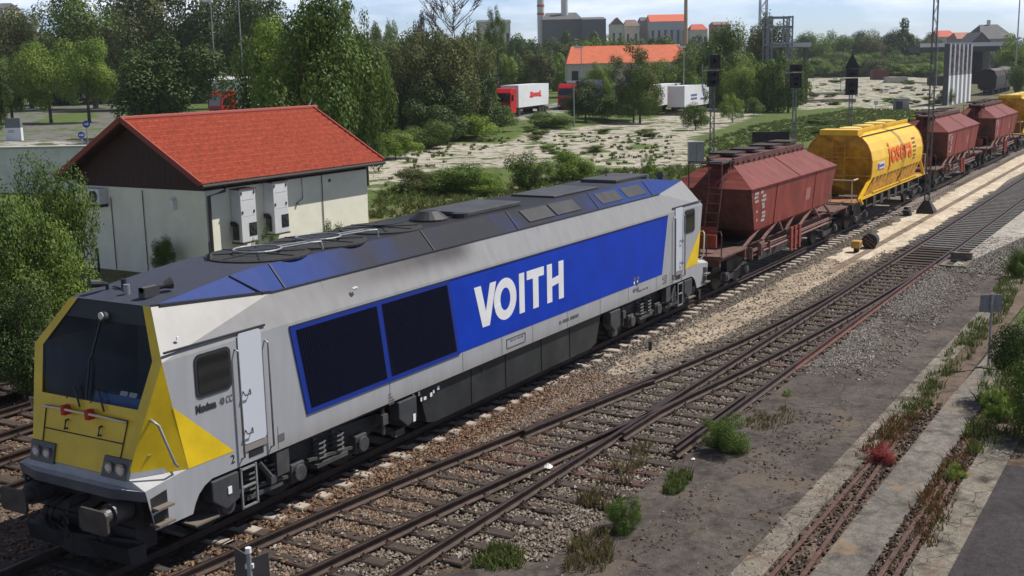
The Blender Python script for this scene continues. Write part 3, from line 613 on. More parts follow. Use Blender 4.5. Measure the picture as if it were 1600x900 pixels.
# nose: lower plate, pillars, cheeks
def lerp(a, b_, t_): return tuple(a[i]+(b_[i]-a[i])*t_ for i in range(3))
for e in (0, 1):
    q = lambda p, e=e: Mx(p, e)
    wl = (.27, -1.16, 2.42); wr = My(wl, 1)
    # lower plate between D and B level
    mb = MB(); Bi = lerp(D, B, .60); Bo = Bi
    lowin = (.325, -1.03, 2.44)
    # front plate
    mb.poly(q(D), q((.02, 1.07, 1.45)), q(My(lerp(D, B, .58), 1)), q(lerp(D, B, .58)))
    np_ = mb.build('nose_panel', P_yel, lo)
    sm_ = MB(); ins = lambda u, v: q(((.02+(u-1.45)*.2976)-.012, v, u))
    k = .2976
    def pl(y, z, o=.012): return q((.02+(z-1.45)*k-o, y, z))
    for a, b_ in (((-.92, 2.25), (.92, 2.25)), ((-.9, 1.92), (.9, 1.92)), ((-.92, 2.25), (-.86, 1.5)), ((.92, 2.25), (.86, 1.5))): sm_.bar(pl(*a), pl(*b_), .014, .014)
    sm_.build('panel_seam', P_blk, np_)
    for y in (-.38, .38):
        hb = MB(); hb.tube([pl(y, 1.97, 0), pl(y, 1.97, .05), pl(y, 2.10, .05), pl(y, 2.10, 0)], .018, 6); hb.build('panel_handle', P_blk, np_)
    # pillars framing the windscreen
    mb = MB()
    Bl = lerp(D, B, .58); t1 = .12
    outl = [Bl, B, A]; inn = [(Bl[0], Bl[1]+.20, Bl[2]), (B[0]+.0, B[1]+.20, B[2]), (A[0], A[1]+.17, A[2])]
    for s in (0, 1):
        for i in (0, 1): mb.poly(*[q(My(v, s)) for v in (outl[i], outl[i+1], inn[i+1], inn[i])])
    for v in mb.v[:0]: pass
    mb.build('windscreen_pillar', P_yel, lo)
    mb = MB()
    wsl = [(a[0]+.03, a[1], a[2]) for a in inn]
    for i in (0, 1): mb.poly(q(wsl[i]), q(wsl[i+1]), q(My(wsl[i+1], 1)), q(My(wsl[i], 1)))
    ws = mb.build('windscreen', None or mat('windscreen_glass', (.010, .011, .012), .04, spec=.3), lo)
    # dark header band over the windscreen, centre mullion, wipers
    mb = MB(); h0 = lerp(wsl[2], wsl[1], .38)
    mb.poly(*[(v[0]-(-.012 if e else .012), v[1], v[2]) for v in (q(wsl[2]), q(My(wsl[2], 1)), q(My(h0, 1)), q(h0))]); mb.build('header_panel', mat('header_black', (.02, .021, .024), .6), ws)
    wp = MB(); wp.bar(q((.50, .10, 3.02)), q((.80, .12, 3.66)), .03); wp.bar(q((.48, .10, 3.05)), q((.28, .02, 2.45)), .03); wp.build('mullion', P_blk, ws)
    for y0, y1 in ((.12, .33), (-.42, -.22)):
        wp = MB(); wp.tube([q((.235, y0, 2.33)), q((.33, y1, 2.62))], .016, 6); wp.bar(q((.25, y1+.10, 2.42)), q((.36, y1-.05, 2.80)), .018); wp.build('wiper', P_blk, ws)
    for s in (0, 1):
        mb = MB(); mb.poly(*[q(My(v, s)) for v in (B, E_, D)])
        ck = mb.build('nose_cheek', P_yel, lo)
        mb = MB(); mb.poly(*[q(My((v[0]-.002, v[1]-.012, v[2]), s)) for v in ((.02, -1.07, 1.44), lerp(D, E_, .62), (lerp(D, E_, .62)[0]+.015, lerp(D, E_, .62)[1]+.01, 1.62), (.10, -1.09, 1.64))]); mb.build('cheek_base', P_side, ck)
        mb = MB(); mb.tube([q(My(v, s)) for v in ((.36, -1.27, 2.28), (.30, -1.38, 2.30), (.36, -1.44, 2.22), (.55, -1.50, 1.60), (.66, -1.44, 1.50), (.68, -1.38, 1.52))], .022, 8); mb.build('grab_rail', M_galv, lo, smooth=True)
        # yellow wedge painted on the side wall
        mb = MB(); mb.poly(*[q(My(v, s)) for v in ((.655, -1.434, 2.42), (1.84, -1.434, 1.385), (.87, -1.434, 1.395))]); mb.build('yellow_wedge', P_yel, lo)
    # chin shelf and buffer beam
    mb = MB()
    mb.poly(*[q(v) for v in ((-.12, -.86, 1.30), (.02, -1.43, 1.305), (.86, -1.43, 1.395), (.03, -1.07, 1.44), (.03, 1.07, 1.44), (.86, 1.43, 1.395), (.02, 1.43, 1.305), (-.12, .86, 1.30))])
    mb.build('nose_shelf', mat('shelf_paint', (.40, .405, .42), .5, ns=2, na=.15), lo)
    mb = MB(); P = [(-.12, -.86), (.02, -1.42), (.14, -1.40), (.14, 1.40), (.02, 1.42), (-.12, .86)]
    mb.loft([[q((x, y, 1.295)) for x, y in P], [q((x+.02, y, 1.14)) for x, y in P]], True, True); mb.build('buffer_beam', P_beam, lo)
    mb = MB(); mb.bb(*sorted((q((.14, 0, 0))[0], q((.5, 0, 0))[0])), -1.2, 1.2, .62, 1.13); mb.bb(*sorted((q((.10, 0, 0))[0], q((.5, 0, 0))[0])), -1.05, 1.05, .25, .62)
    mb.prism([q((-.15, -1.15, .42)), q((.15, -1.2, .42)), q((.15, -1.2, .14)), q((-.10, -1.15, .14))], (0, 2.3, 0)); mb.build('front_apron', M_black, lo)
    # buffers, coupling, hoses
    for y in (-.9, .9):
        bf = MB(); bf.tube([q((.12, y, .94)), q((-.22, y, .94))], .17, 18); bf.tube([q((-.22, y, .94)), q((-.47, y, .94))], .12, 18); o_ = bf.build('buffer', M_steel if False else mat('buffer_steel', (.09, .09, .09), .5, .5, ns=4, na=.3), lo, smooth=False)
        hd = MB(); hd.prism([q((-.47, y+a, .94+b_)) for a, b_ in ((-.30, -.13), (-.26, -.18), (.26, -.18), (.30, -.13), (.30, .13), (.26, .18), (-.26, .18), (-.30, .13))], (-.045 if not e else .045, 0, 0)); hd.build('buffer_head', mat('buffer_plate', (.07, .065, .06), .55, .3, ns=4, na=.3), o_)
    cp = MB(); cp.tube([q((.1, 0, .95)), q((-.25, 0, .93))], .06, 10)
    for k_ in range(3): cp.tube([q((-.25-.02*k_, 0, .92-.16*k_)), q((-.30, .06, .84-.16*k_)), q((-.28, 0, .76-.16*k_)), q((-.30, -.06, .84-.16*k_)), q((-.25-.02*k_, 0, .92-.16*k_))], .022, 6)
    cp.build('screw_coupling', M_dark, lo)
    for y, dy in ((.38, .1), (.52, .08), (-.36, -.1), (-.5, -.08)):
        hs = MB(); hs.tube([q((.12, y, .92)), q((-.16, y, .86)), q((-.2, y+dy, .6)), q((-.12, y+dy*1.2, .44)), q((.0, y+dy, .40)), q((.05, y+dy*.5, .55))], .028, 8); hs.build('brake_hose', M_rubber, lo, smooth=True)
    # snow plough
    mb = MB(); mb.poly(q((-.18, 0, .12)), q((-.18, 0, .48)), q((.1, -1.15, .48)), q((.1, -1.15, .12))); mb.poly(q((-.18, 0, .12)), q((-.18, 0, .48)), q((.1, 1.15, .48)), q((.1, 1.15, .12))); mb.build('rail_guard', M_black, lo, solid=.02)
    # lamps
    for s in (0, 1):
        lb = MB(); cn = [(-1.09, 1.42), (-1.11, 1.72), (-.56, 1.72), (-.54, 1.42)]
        lb.prism([My(q((.02+(z-1.45)*k-.035, y, z)), s) for y, z in cn], (.06 if not e else -.06, 0, 0)); lh = lb.build('headlight', mat('lamp_case', (.06, .062, .065), .4), lo)
        for y, r_ in ((-.95, .095), (-.70, .085)):
            for rr, mm, oo, nm in ((r_, mat('lamp_chrome', (.6, .62, .62), .15, .9), .05, 'reflector'), (r_*.62, mat('lamp_lens', (.62, .64, .62), .08, spec=.9), .06, 'lens')):
                c_ = My(q((.02+(1.57-1.45)*k-oo, y, 1.57)), s); z_ = MB(); z_.cyl(c_, (.03, 0, .0), rr, 16); z_.build(nm, mm, lh)
    tl = MB(); tl.cyl(q((.735, 0, 3.65)), (.10, 0, -.04), .075, 16); tlo = tl.build('top_headlight', mat('lamp_case', (.06, .062, .065), .4), lo); tl = MB(); tl.cyl(q((.672, 0, 3.675)), (.02, 0, 0), .055, 16); tl.build('lens', mat('lamp_lens', (.5, .5, .5), .1), tlo)
    # front hand rail with red sockets
    hb = MB(); hb.tube([pl(-.90, 2.22, .0), pl(-.90, 2.27, .13), pl(-.5, 2.29, .15), pl(.5, 2.29, .15), pl(.90, 2.27, .13), pl(.90, 2.22, 0)], .02, 8); hr = hb.build('front_handrail', mat('cream_rail', (.72, .62, .42), .5), lo, smooth=True)
    for y in (-.18, .36): hb = MB(); hb.box(pl(y, 2.27, .10), (.13, .09, .15)); hb.build('cable_socket', P_red, hr, bevel=.01)
    # side doors and windows
    for s in (0, 1):
        Q = lambda p: My(q(p), s)
        def panel(nm, pts, m, off=.012, par=lo, th=.012):
            mb = MB(); mb.prism([Q((x, -1.43-off, z)) for x, z in pts], (0, (-th if not s else th)*-1, 0)); return mb.build(nm, m, par)
        def rr(x0, x1, z0, z1, r_=.06, n=4):
            P = []
            for cx_, cz, a0 in ((x1-r_, z1-r_, 0), (x0+r_, z1-r_, 90), (x0+r_, z0+r_, 180), (x1-r_, z0+r_, 270)):
                for k_ in range(n+1): a = R(a0+90*k_/n); P.append((cx_+r_*math.cos(a), cz+r_*math.sin(a)))
            return P
        wf = panel('side_window', rr(1.13, 1.89, 2.42, 3.10, .10), mat('window_rubber', (.022, .022, .024), .6), .016)
        panel('pane', rr(1.18, 1.84, 2.47, 3.05, .08), M_glass, .022, wf)
        dr = panel('cab_door', rr(2.06, 2.58, 1.42, 3.24, .06), P_door, .02)
        for z in (1.66, 2.30): hb = MB(); hb.tube([Q((2.10, -1.45, z)), Q((2.10, -1.50, z-.06)), Q((2.22, -1.50, z-.06)), Q((2.26, -1.45, z))], .012, 6); hb.build('door_handle', P_blk, dr)
        st = panel('door_step', [(2.06, 1.30), (2.58, 1.30), (2.58, 1.40), (2.06, 1.40)], mat('kick_plate', (.25, .22, .2), .6), .02); panel('step_recess', [(2.16, 1.17), (2.50, 1.17), (2.50, 1.34), (2.16, 1.34)], M_black, .006, st)
        for x in (2.0, 2.68): hb = MB(); hb.tube([Q((x, -1.43, 3.02)), Q((x, -1.50, 2.98)), Q((x, -1.50, 1.24)), Q((x, -1.43, 1.20))], .018, 8); hb.build('door_handrail', M_steel, lo, smooth=True)
        # drip rail
        hb = MB(); hb.bar(Q((.58, -1.415, 3.26)), Q((2.72, -1.415, 3.26)), .03); hb.build('drip_rail', P_blk, lo)
        # corner steps cut in the chin
        panel('step_recess', [(.10, 1.17), (.42, 1.22), (.42, .98), (.12, .94)], M_black, .004); panel('step_recess', [(.13, .90), (.42, .94), (.42, .72), (.16, .69)], M_black, .004)
        for z in (.99, .74): hb = MB(); hb.bb(*sorted((q((.12, 0, 0))[0], q((.44, 0, 0))[0])), *sorted((My((0, -1.36, 0), s)[1], My((0, -1.56, 0), s)[1])), z, z+.035); hb.build('corner_step', mat('worn_step', (.16, .13, .11), .7), lo)
        hb = MB(); hb.bb(*sorted((q((.95, 0, 0))[0], q((1.45, 0, 0))[0])), *sorted((My((0, -1.1, 0), s)[1], My((0, -1.42, 0), s)[1])), .42, .45); hb.build('low_step', mat('worn_step', (.13, .1, .08), .7), lo)
for s in (0,):
    t1 = textmesh('lettering', 'Maxima', .17, P_blk, lo, (1.10, -1.436, 2.20), (1, 0, 0), (0, 0, 1), .002, .009, .80)
    textmesh('lettering', '40 CC', .16, mat('stencil_grey', (.12, .12, .13), .6), lo, (1.60, -1.436, 2.205), (1, 0, 0), (0, 0, 1), .002, .002, .66)
    textmesh('lettering', '2', .2, P_blk, lo, (1.75, -1.436, 1.20), (1, 0, 0), (0, 0, 1), .002)
    textmesh('lettering', '1', .2, P_blk, lo, (20.22, -1.436, 1.22), (1, 0, 0), (0, 0, 1), .002)
# blue side panel and grille
for s, sg in ((0, -1), (1, 1)):
    Y = lambda o_: sg*(1.43+o_)
    mb = MB(); mb.poly(*[(x, Y(.006), z) for x, z in ((7.9, 1.53), (7.9, 3.10), (18.98, 3.10), (18.58, 1.50))]); mb.build('blue_panel', P_blue, lo)
    mb = MB(); mb.prism([(x, Y(.0), z) for x, z in ((3.27, 3.10), (8.02, 3.10), (8.34, 1.51), (3.60, 1.51))], (0, sg*.022, 0)); gf = mb.build('radiator_grille', P_rim, lo)
    for P in (((3.41, 3.03), (5.63, 3.03), (5.86, 1.60), (3.70, 1.60)), ((5.77, 3.03), (7.93, 3.03), (8.22, 1.60), (6.0, 1.60))):
        mb = MB(); mb.poly(*[(x, Y(.025), z) for x, z in P])
        x = P[0][0]+.06
        while x < P[1][0]-.02:
            mb.bar((x, Y(.027), 3.02), (x+.27, Y(.027), 1.61), .018, .006, (0, 1, 0)); x += .06
        mb.build('louvre_panel', P_grl, gf)
    bd = MB(); bd.bar((3.27, Y(.012), 3.115), (18.98, Y(.012), 3.115), .018); bd.build('panel_edge', P_blk, lo)
# logo letters
def letter(nm, P, x, holes=None, y=-1.437):
    mb = MB(); mb.prism([(x+a, y, 1.885+b_*.90) for a, b_ in P], (0, -.006, 0)); return mb.build(nm, P_wht, lo)
letter('logo_letter', [(0, 1), (.26, 1), (.44, .36), (.62, 1), (.87, 1), (.58, 0), (.30, 0)], 8.93)
mb = MB()   # O as a ring
n = 28; rg = []
for k_ in range(n):
    a = 2*math.pi*k_/n; rg.append(((10.17+.47*math.cos(a), 2.335+.46*math.sin(a)), (10.17+.21*math.cos(a), 2.335+.25*math.sin(a))))
for k_ in range(n): a, b_ = rg[k_], rg[(k_+1) % n]; mb.poly(*[(p[0], -1.441, p[1]) for p in (a[0], b_[0], b_[1], a[1])])
mb.build('logo_letter', P_wht, lo, solid=.004)
letter('logo_letter', [(0, 0), (.23, 0), (.23, 1), (0, 1)], 10.76)
letter('logo_letter', [(0, 1), (.78, 1), (.78, .78), (.52, .78), (.52, 0), (.27, 0), (.27, .78), (0, .78)], 11.10)
letter('logo_letter', [(0, 0), (.24, 0), (.24, .40), (.56, .44), (.56, 0), (.80, 0), (.80, 1), (.56, 1), (.56, .64), (.24, .60), (.24, 1), (0, 1)], 12.02)
# stencils on the skirt
mk = MB(); r_ = random.Random(3)
marks(r_, mk, (12.6, -1.436, 1.27), (1, 0, 0), (0, 0, 1), [18], .055, .09); marks(r_, mk, (17.0, -1.436, 1.27), (1, 0, 0), (0, 0, 1), [14], .05, .05); marks(r_, mk, (18.6, -1.436, 1.40), (1, 0, 0), (0, 0, 1), [7, 7, 7, 7], .05, .04)
marks(r_, mk, (5.9, -1.436, 1.25), (1, 0, 0), (0, 0, 1), [2, 3, 4, 5], .045, .04); marks(r_, mk, (16.7, -1.445, 1.62), (1, 0, 0), (0, 0, 1), [2, 2, 2], .2, .09)
for a, b_ in (((10.2, 1.22), (11.0, 1.22)), ((10.2, 1.42), (11.0, 1.42)), ((10.2, 1.22), (10.2, 1.42)), ((11.0, 1.22), (11.0, 1.42))): mk.bar((a[0], -1.434, a[1]), (b_[0], -1.434, b_[1]), .02, .01)
marks(r_, mk, (10.35, -1.436, 1.34), (1, 0, 0), (0, 0, 1), [4], .15, .03)
for x in (2.85, 19.3): mk.bb(x, x+.16, -1.437, -1.431, 1.23, 1.36)
sq = MB()
for x in (2.86, 5.95, 8.45, 10.0, 11.35, 13.0, 14.75, 16.4, 18.2, 19.15): sq.bar((x, -1.432, 1.12), (x, -1.432, 1.50), .012, .004, (0, 1, 0))
for x in (4.4, 6.6, 9.1, 12.0, 14.2, 16.4, 18.6): sq.bar((x, -1.432, 3.14), (x, -1.2, 3.68), .008, .004, (0, -1, .4))
sq.build('skirt_seam', mat('seam_grey', (.16, .16, .16), .7), lo)
mk.build('stencil', mat('stencil_grey', (.12, .12, .13), .6), lo)
mb = MB(); r2 = random.Random(9)
for x, z in ((6.75, 1.0), (6.95, .99), (7.02, .86), (7.13, .86), (7.35, .87), (7.45, .92), (7.6, .95)): mb.bb(x, x+r2.uniform(.05, .09), -1.36, -1.352, z-.03, z+r2.uniform(.03, .06))
for x in (16.72, 16.92): mb.bb(x, x+.07, -1.44, -1.434, 1.53, 1.6)
mb.bb(1.62, 1.70, -1.475, -1.465, .74, .86); mb.bb(6.6, 6.68, -1.475, -1.465, .55, .70)
mb.build('white_notice', P_wht, lo)
# rail on the grey chamfer
mb = MB(); mb.tube([(5.05, -1.385, 3.44), (5.1, -1.42, 3.46), (5.15, -1.385, 3.44)], .03, 6); mb.box((.95, -1.33, 3.4), (.05, .02, .05)); mb.build('white_stud', P_wht, lo)
# underframe
mb = MB(); mb.prism([(7.0, -1.33, 1.10), (7.25, -1.33, .34), (7.5, -1.33, .28), (14.4, -1.33, .28), (14.7, -1.33, .36), (15.0, -1.33, 1.10)], (0, 2.66, 0)); tk_ = mb.build('fuel_tank', mat('tank_paint', (.028, .03, .030), .45, ns=1.5, na=.35), lo)
mb = MB()
for x in (8.9, 10.3, 11.9, 13.3): mb.bar((x, -1.335, 1.08), (x, -1.335, .3), .02)
mb.bb(9.3, 9.42, -1.345, -1.33, .9, .98); mb.build('tank_seam', P_blk, tk_)
mb = MB(); mb.bb(.5, LL-.5, -1.2, 1.2, .95, 1.08); mb.build('floor', M_dark, lo)
def loft_wheel(mbw, x, y, s, r_=.5):
    sg = -1 if s == 0 else 1
    mbw.tube([(x, y, r_), (x, y+sg*.02, r_), (x, y+sg*.11, r_), (x, y+sg*.13, r_)], [r_+.03, r_+.03, r_, r_-.03], 24)
def bogie(x0, xs_, nm='bogie', fr=1):
    bg_ = None
    mb = MB()
    for sg in (-1, 1):
        y = sg*1.02
        mb.prism([(xs_[0]-.75, y, .62), (xs_[0]-.7, y, .86), (xs_[0]+.5, y, .92), (xs_[-1]-.5, y, .92), (xs_[-1]+.7, y, .86), (xs_[-1]+.75, y, .62), (xs_[-1]+.3, y, .50), (xs_[-1]-.5, y, .55), (xs_[0]+.5, y, .55), (xs_[0]-.3, y, .50)], (0, sg*.12, 0))
    mb.bb(xs_[0], xs_[-1], -1.0, 1.0, .55, .75)
    bg_ = mb.build('bogie', mat('bogie_paint', (.03, .029, .027), .6, ns=3, na=.4), lo)
    for x in xs_:
        wb = MB(); [loft_wheel(wb, x, sg*.70, 0 if sg < 0 else 1) for sg in (-1, 1)]; wb.cyl((x, 0, .5), (0, 1.5, 0), .09, 10); wb.build('wheelset', mat('wheel_steel', (.03, .025, .022), .55, .4), bg_)
        for sg in (-1, 1):
            ab = MB(); ab.box((x, sg*1.2, .50), (.34, .2, .34)); ab.cyl((x, sg*1.33, .5), (0, .08, 0), .15, 14); ab.build('axle_box', mat('axle_box_grey', (.06, .06, .06), .5, ns=5, na=.3), bg_, bevel=.02)
    for i in range(len(xs_)-1):
        xm = (xs_[i]+xs_[i+1])/2
        for sg in (-1, 1):
            for dx in (-.25, .25):
                sp = MB(); pts = []
                for k_ in range(37): a = k_*math.pi/4; pts.append((xm+dx+.11*math.cos(a), sg*1.24+.11*math.sin(a), .52+.40*k_/36))
                sp.tube(pts, .024, 5, True); sp.build('coil_spring', mat('spring_grey', (.085, .085, .08), .5), bg_)
            lk = MB(); lk.box((xm, sg*1.24, .46), (.85, .2, .07)); lk.bar((xm-.6, sg*1.28, .62), (xm+.6, sg*1.28, .50), .05); lk.build('spring_beam', mat('beam_grey', (.065, .063, .06), .6, ns=4, na=.3), bg_)
    return bg_
for xs_ in ((1.72, 3.45, 5.2), (LL-5.2, LL-3.45, LL-1.72)):
    b1 = bogie(0, xs_)
    d = 1 if xs_[0] < 10 else -1; x0 = xs_[0] if d > 0 else xs_[-1]
    for sg in (-1, 1):
        for xx in (x0-.12*d, (x0+4.75*d)):
            sb = MB(); sb.prism([(xx-.30, sg*1.22, 1.04), (xx-.30, sg*1.22, .72), (xx-.02, sg*1.22, .50), (xx+.28, sg*1.22, .60), (xx+.28, sg*1.22, 1.04)], (0, sg*.24, 0)); sb.build('sand_box', mat('box_grey', (.05, .052, .055), .5, ns=4, na=.2), b1, bevel=.015)
        ld = MB(); xa = x0+.42*d
        for z in (1.02, .72, .38): ld.bar((xa-.17, sg*1.42, z), (xa+.17, sg*1.42, z), .03)
        for a in (-.17, .17): ld.bar((xa+a, sg*1.42, 1.05), (xa+a, sg*1.42, .36), .03)
        ld.build('ladder', M_galv, b1)
        dm = MB(); dm.tube([(x0+.72*d, sg*1.36, 1.0), (x0+.98*d, sg*1.38, .66)], .05, 8); dm.box((x0+.98*d, sg*1.38, .62), (.12, .1, .12)); dm.box((x0+1.25*d, sg*1.34, .85), (.3, .14, .42)); dm.build('damper', mat('axle_box_grey', (.06, .06, .06), .5), b1)
        dm = MB(); xx = x0+4.1*d; dm.tube([(xx, sg*1.33, 1.02), (xx, sg*1.33, .5)], .04, 8); dm.box((xx, sg*1.33, .8), (.16, .14, .2)); dm.box((xx+.5*d, sg*1.3, .4), (.3, .1, .14)); dm.build('brake_gear', mat('beam_grey', (.065, .063, .06), .6), b1)
# roof equipment
for i, (x, rr_) in enumerate(((4.15, .88), (5.8, .88), (7.75, .80))):
    mb = MB(); mb.tube([(x, 0, 4.09), (x, 0, 4.125), (x, 0, 4.14)], [rr_+.04, rr_+.04, rr_-.02], 36); fn = mb.build('roof_fan', mat('fan_mesh', (.022, .022, .023), .85, ns=40, na=.6), lo)
    mb = MB(); mb.tube([(x, 0, 4.13), (x, 0, 4.20)], .16, 14)
    for k_ in range(8): a = k_*math.pi/4; mb.bar((x, 0, 4.15), (x+rr_*.95*math.cos(a), rr_*.95*math.sin(a), 4.145), .02)
    mb.build('fan_hub', M_black, fn)
    if i < 2:
        ring = MB(); ring.tube([(x+.42*math.cos(a*math.pi/12), .42*math.sin(a*math.pi/12), 4.21) for a in range(25)], .018, 6); ring.tube([(x+.3, -.3, 4.21), (x+.75, -.62, 4.26), (x+.9, -.70, 4.26), (x+.92, -.72, 4.12)], .02, 6); ring.tube([(x+.38, -.12, 4.21), (x+.8, -.45, 4.26), (x+.9, -.70, 4.26)], .018, 6); ring.build('guard_ring', M_galv, fn)
mb = MB(); mb.tube([(9.3, -.1, 4.10), (9.3, -.1, 4.14), (9.3, -.1, 4.3)], [.42, .42, .2], 20); mb.tube([(9.9, -.5, 4.1), (9.9, -.5, 4.2)], .18, 12); mb.build('exhaust_hood', M_black, lo)
for x0, x1, y0, y1, h in ((10.0, 12.3, -.62, .62, .10), (13.9, 16.3, -.62, .62, .05), (17.6, 19.6, -.5, .6, .09)):
    mb = MB(); mb.bb(x0, x1, y0, y1, 4.10, 4.10+h); mb.build('roof_hatch', mat('hatch_grey', (.05, .05, .053), .6, ns=2, na=.25), lo, bevel=.02)
for x0 in (11.7, 13.02, 15.45, 16.95):
    a = 1 if x0 < 15 else 0
    mb = MB(); w_ = 1.22 if a else 1.2
    n_ = Vector((0, -.4, .34)).normalized()*.012
    P0 = lambda x, t_: (x, -1.19+.34*t_+n_.y, 3.70+.40*t_+n_.z)
    mb.poly(P0(x0+.12, .22), P0(x0+w_+.12, .22), P0(x0+w_, .85), P0(x0, .85))
    mb.build('roof_louvre', M_black, lo, solid=.01)
for e in (0, 1):
    q = lambda p: Mx(p, e)
    hn = MB(); hn.box(q((1.25, -.45, 3.99)), (.3, .14, .16)); hn.tube([q((1.1, -.45, 4.03)), q((1.38, -.45, 4.03)), q((1.5, -.50, 4.05)), q((1.62, -.54, 4.07))], [.05, .05, .055, .10], 12); hn.build('horn', mat('horn_black', (.05, .05, .05), .4), lo)
    hn = MB(); hn.tube([q((1.25, .05, 3.88)), q((1.25, .05, 4.06))], .05, 12); hn.build('beacon', M_galv, lo)
    hn = MB(); hn.tube([q((1.35, .62, 3.88)), q((1.35, .62, 4.0)), q((1.2, .62, 4.04)), q((1.05, .66, 4.06))], [.03, .03, .06, .07], 10); hn.tube([q((1.5, .4, 3.88)), q((1.5, .4, 4.08))], .045, 8); hn.tube([q((1.3, .05, 3.95)), q((1.4, .3, 3.94)), q((1.45, .6, 3.95))], .015, 5); hn.build('aerial', M_black, lo)
    hn = MB(); hn.tube([q((3.35, .35, 4.1)), q((3.35, .35, 4.22))], [.1, .03], 8); hn.tube([q((3.35, .35, 4.2)), q((3.35, .35, 4.42))], .015, 6); hn.build('aerial', M_black, lo)
# cab interior seen through the glass: desk + driver
M_ = MATS['windscreen_glass']; t = M_.node_tree; b = t.nodes['Principled BSDF']
tr = t.nodes.new('ShaderNodeBsdfTransparent'); tr.inputs['Color'].default_value = (.8, .83, .83, 1); ms = t.nodes.new('ShaderNodeMixShader'); ms.inputs['Fac'].default_value = .72
t.links.new(b.outputs['BSDF'], ms.inputs[1]); t.links.new(tr.outputs['BSDF'], ms.inputs[2]); t.links.new(ms.outputs['Shader'], t.nodes['Material Output'].inputs['Surface'])
mb = MB(); mb.poly((2.3, -1.3, 1.4), (2.3, 1.3, 1.4), (2.3, 1.0, 3.85), (2.3, -1.0, 3.85)); mb.poly((.3, -1.25, 1.75), (2.3, -1.25, 1.75), (2.3, 1.25, 1.75), (.3, 1.25, 1.75)); mb.build('cab_bulkhead', mat('cab_grey', (.22, .22, .22), .8), lo)
mb = MB(); mb.prism([(.42, -1.1, 1.8), (1.0, -1.1, 1.8), (1.0, -1.1, 2.38), (.50, -1.1, 2.52)], (0, 1.2, 0)); mb.build('control_desk', mat('desk_blue', (.10, .24, .60), .5), lo)
mb = MB(); mb.poly((.505, -.62, 2.50), (.505, -.46, 2.50), (.55, -.46, 2.58), (.55, -.62, 2.58)); mb.poly((.505, -.82, 2.50), (.505, -.66, 2.50), (.55, -.66, 2.58), (.55, -.82, 2.58)); mb.build('desk_label', P_wht, lo)
mb = MB(); mb.box((1.75, -.55, 2.25), (.12, .5, .9)); mb.box((1.5, -.55, 2.05), (.5, .5, .12)); mb.build('driver_seat', M_black, lo, bevel=.03)
def figure(name, J, E2, m, label, loc=(0, 0, 0)):
    me = bpy.data.meshes.new(name); me.from_pydata([j[0] for j in J], E2, []); o = bpy.data.objects.new(name, me); C.objects.link(o)
    o.modifiers.new('k', 'SKIN'); o.modifiers.new('u', 'SUBSURF').levels = 1
    o.modifiers['u'].render_levels = 2
    sv = me.skin_vertices[0].data if me.skin_vertices else None
    if sv is None:
        bmx = bmesh.new(); bmx.from_mesh(me); bmx.verts.layers.skin.verify(); bmx.to_mesh(me); bmx.free(); sv = me.skin_vertices[0].data
    for i, j in enumerate(J): sv[i].radius = (j[1], j[1]); sv[i].use_root = (i == 0)
    me.materials.append(m); o.location = loc; return o
skin = mat('skin', (.45, .27, .19), .6)
J = [((0, 0, 0), .15), ((0, 0, .25), .17), ((0, 0, .45), .18), ((0, 0, .56), .07), ((0, 0, .66), .095), ((0, 0, .78), .09), ((-.02, -.2, .47), .07), ((-.15, -.27, .22), .05), ((-.42, -.2, .18), .04), ((-.02, .2, .47), .07), ((-.15, .27, .22), .05), ((-.42, .2, .18), .04), ((-.45, -.14, -.02), .08), ((-.45, .14, -.02), .08)]
dv = figure('person', J, [(0, 1), (1, 2), (2, 3), (3, 4), (4, 5), (2, 6), (6, 7), (7, 8), (2, 9), (9, 10), (10, 11), (0, 12), (0, 13)], skin, '', (1.55, -.55, 2.25))
tag(dv, 'person in a red shirt sitting at the desk behind the windscreen', 'person')
mb = MB(); mb.tube([(0, 0, -.05), (0, 0, .25), (0, 0, .5), (0, 0, .57)], [.2, .21, .2, .09], 12)
for sg in (-1, 1): mb.tube([(0, sg*.18, .49), (-.15, sg*.28, .24), (-.25, sg*.26, .2)], [.085, .07, .06], 8)
mb.build('shirt', mat('red_shirt', (.55, .03, .03), .8), dv, smooth=True)
mb = MB(); mb.tube([(0.03, 0, .70), (.02, 0, .80), (.01, 0, .875)], [.1, .1, .05], 10); mb.build('hair', mat('brown_hair', (.05, .03, .02), .8), dv, smooth=True)
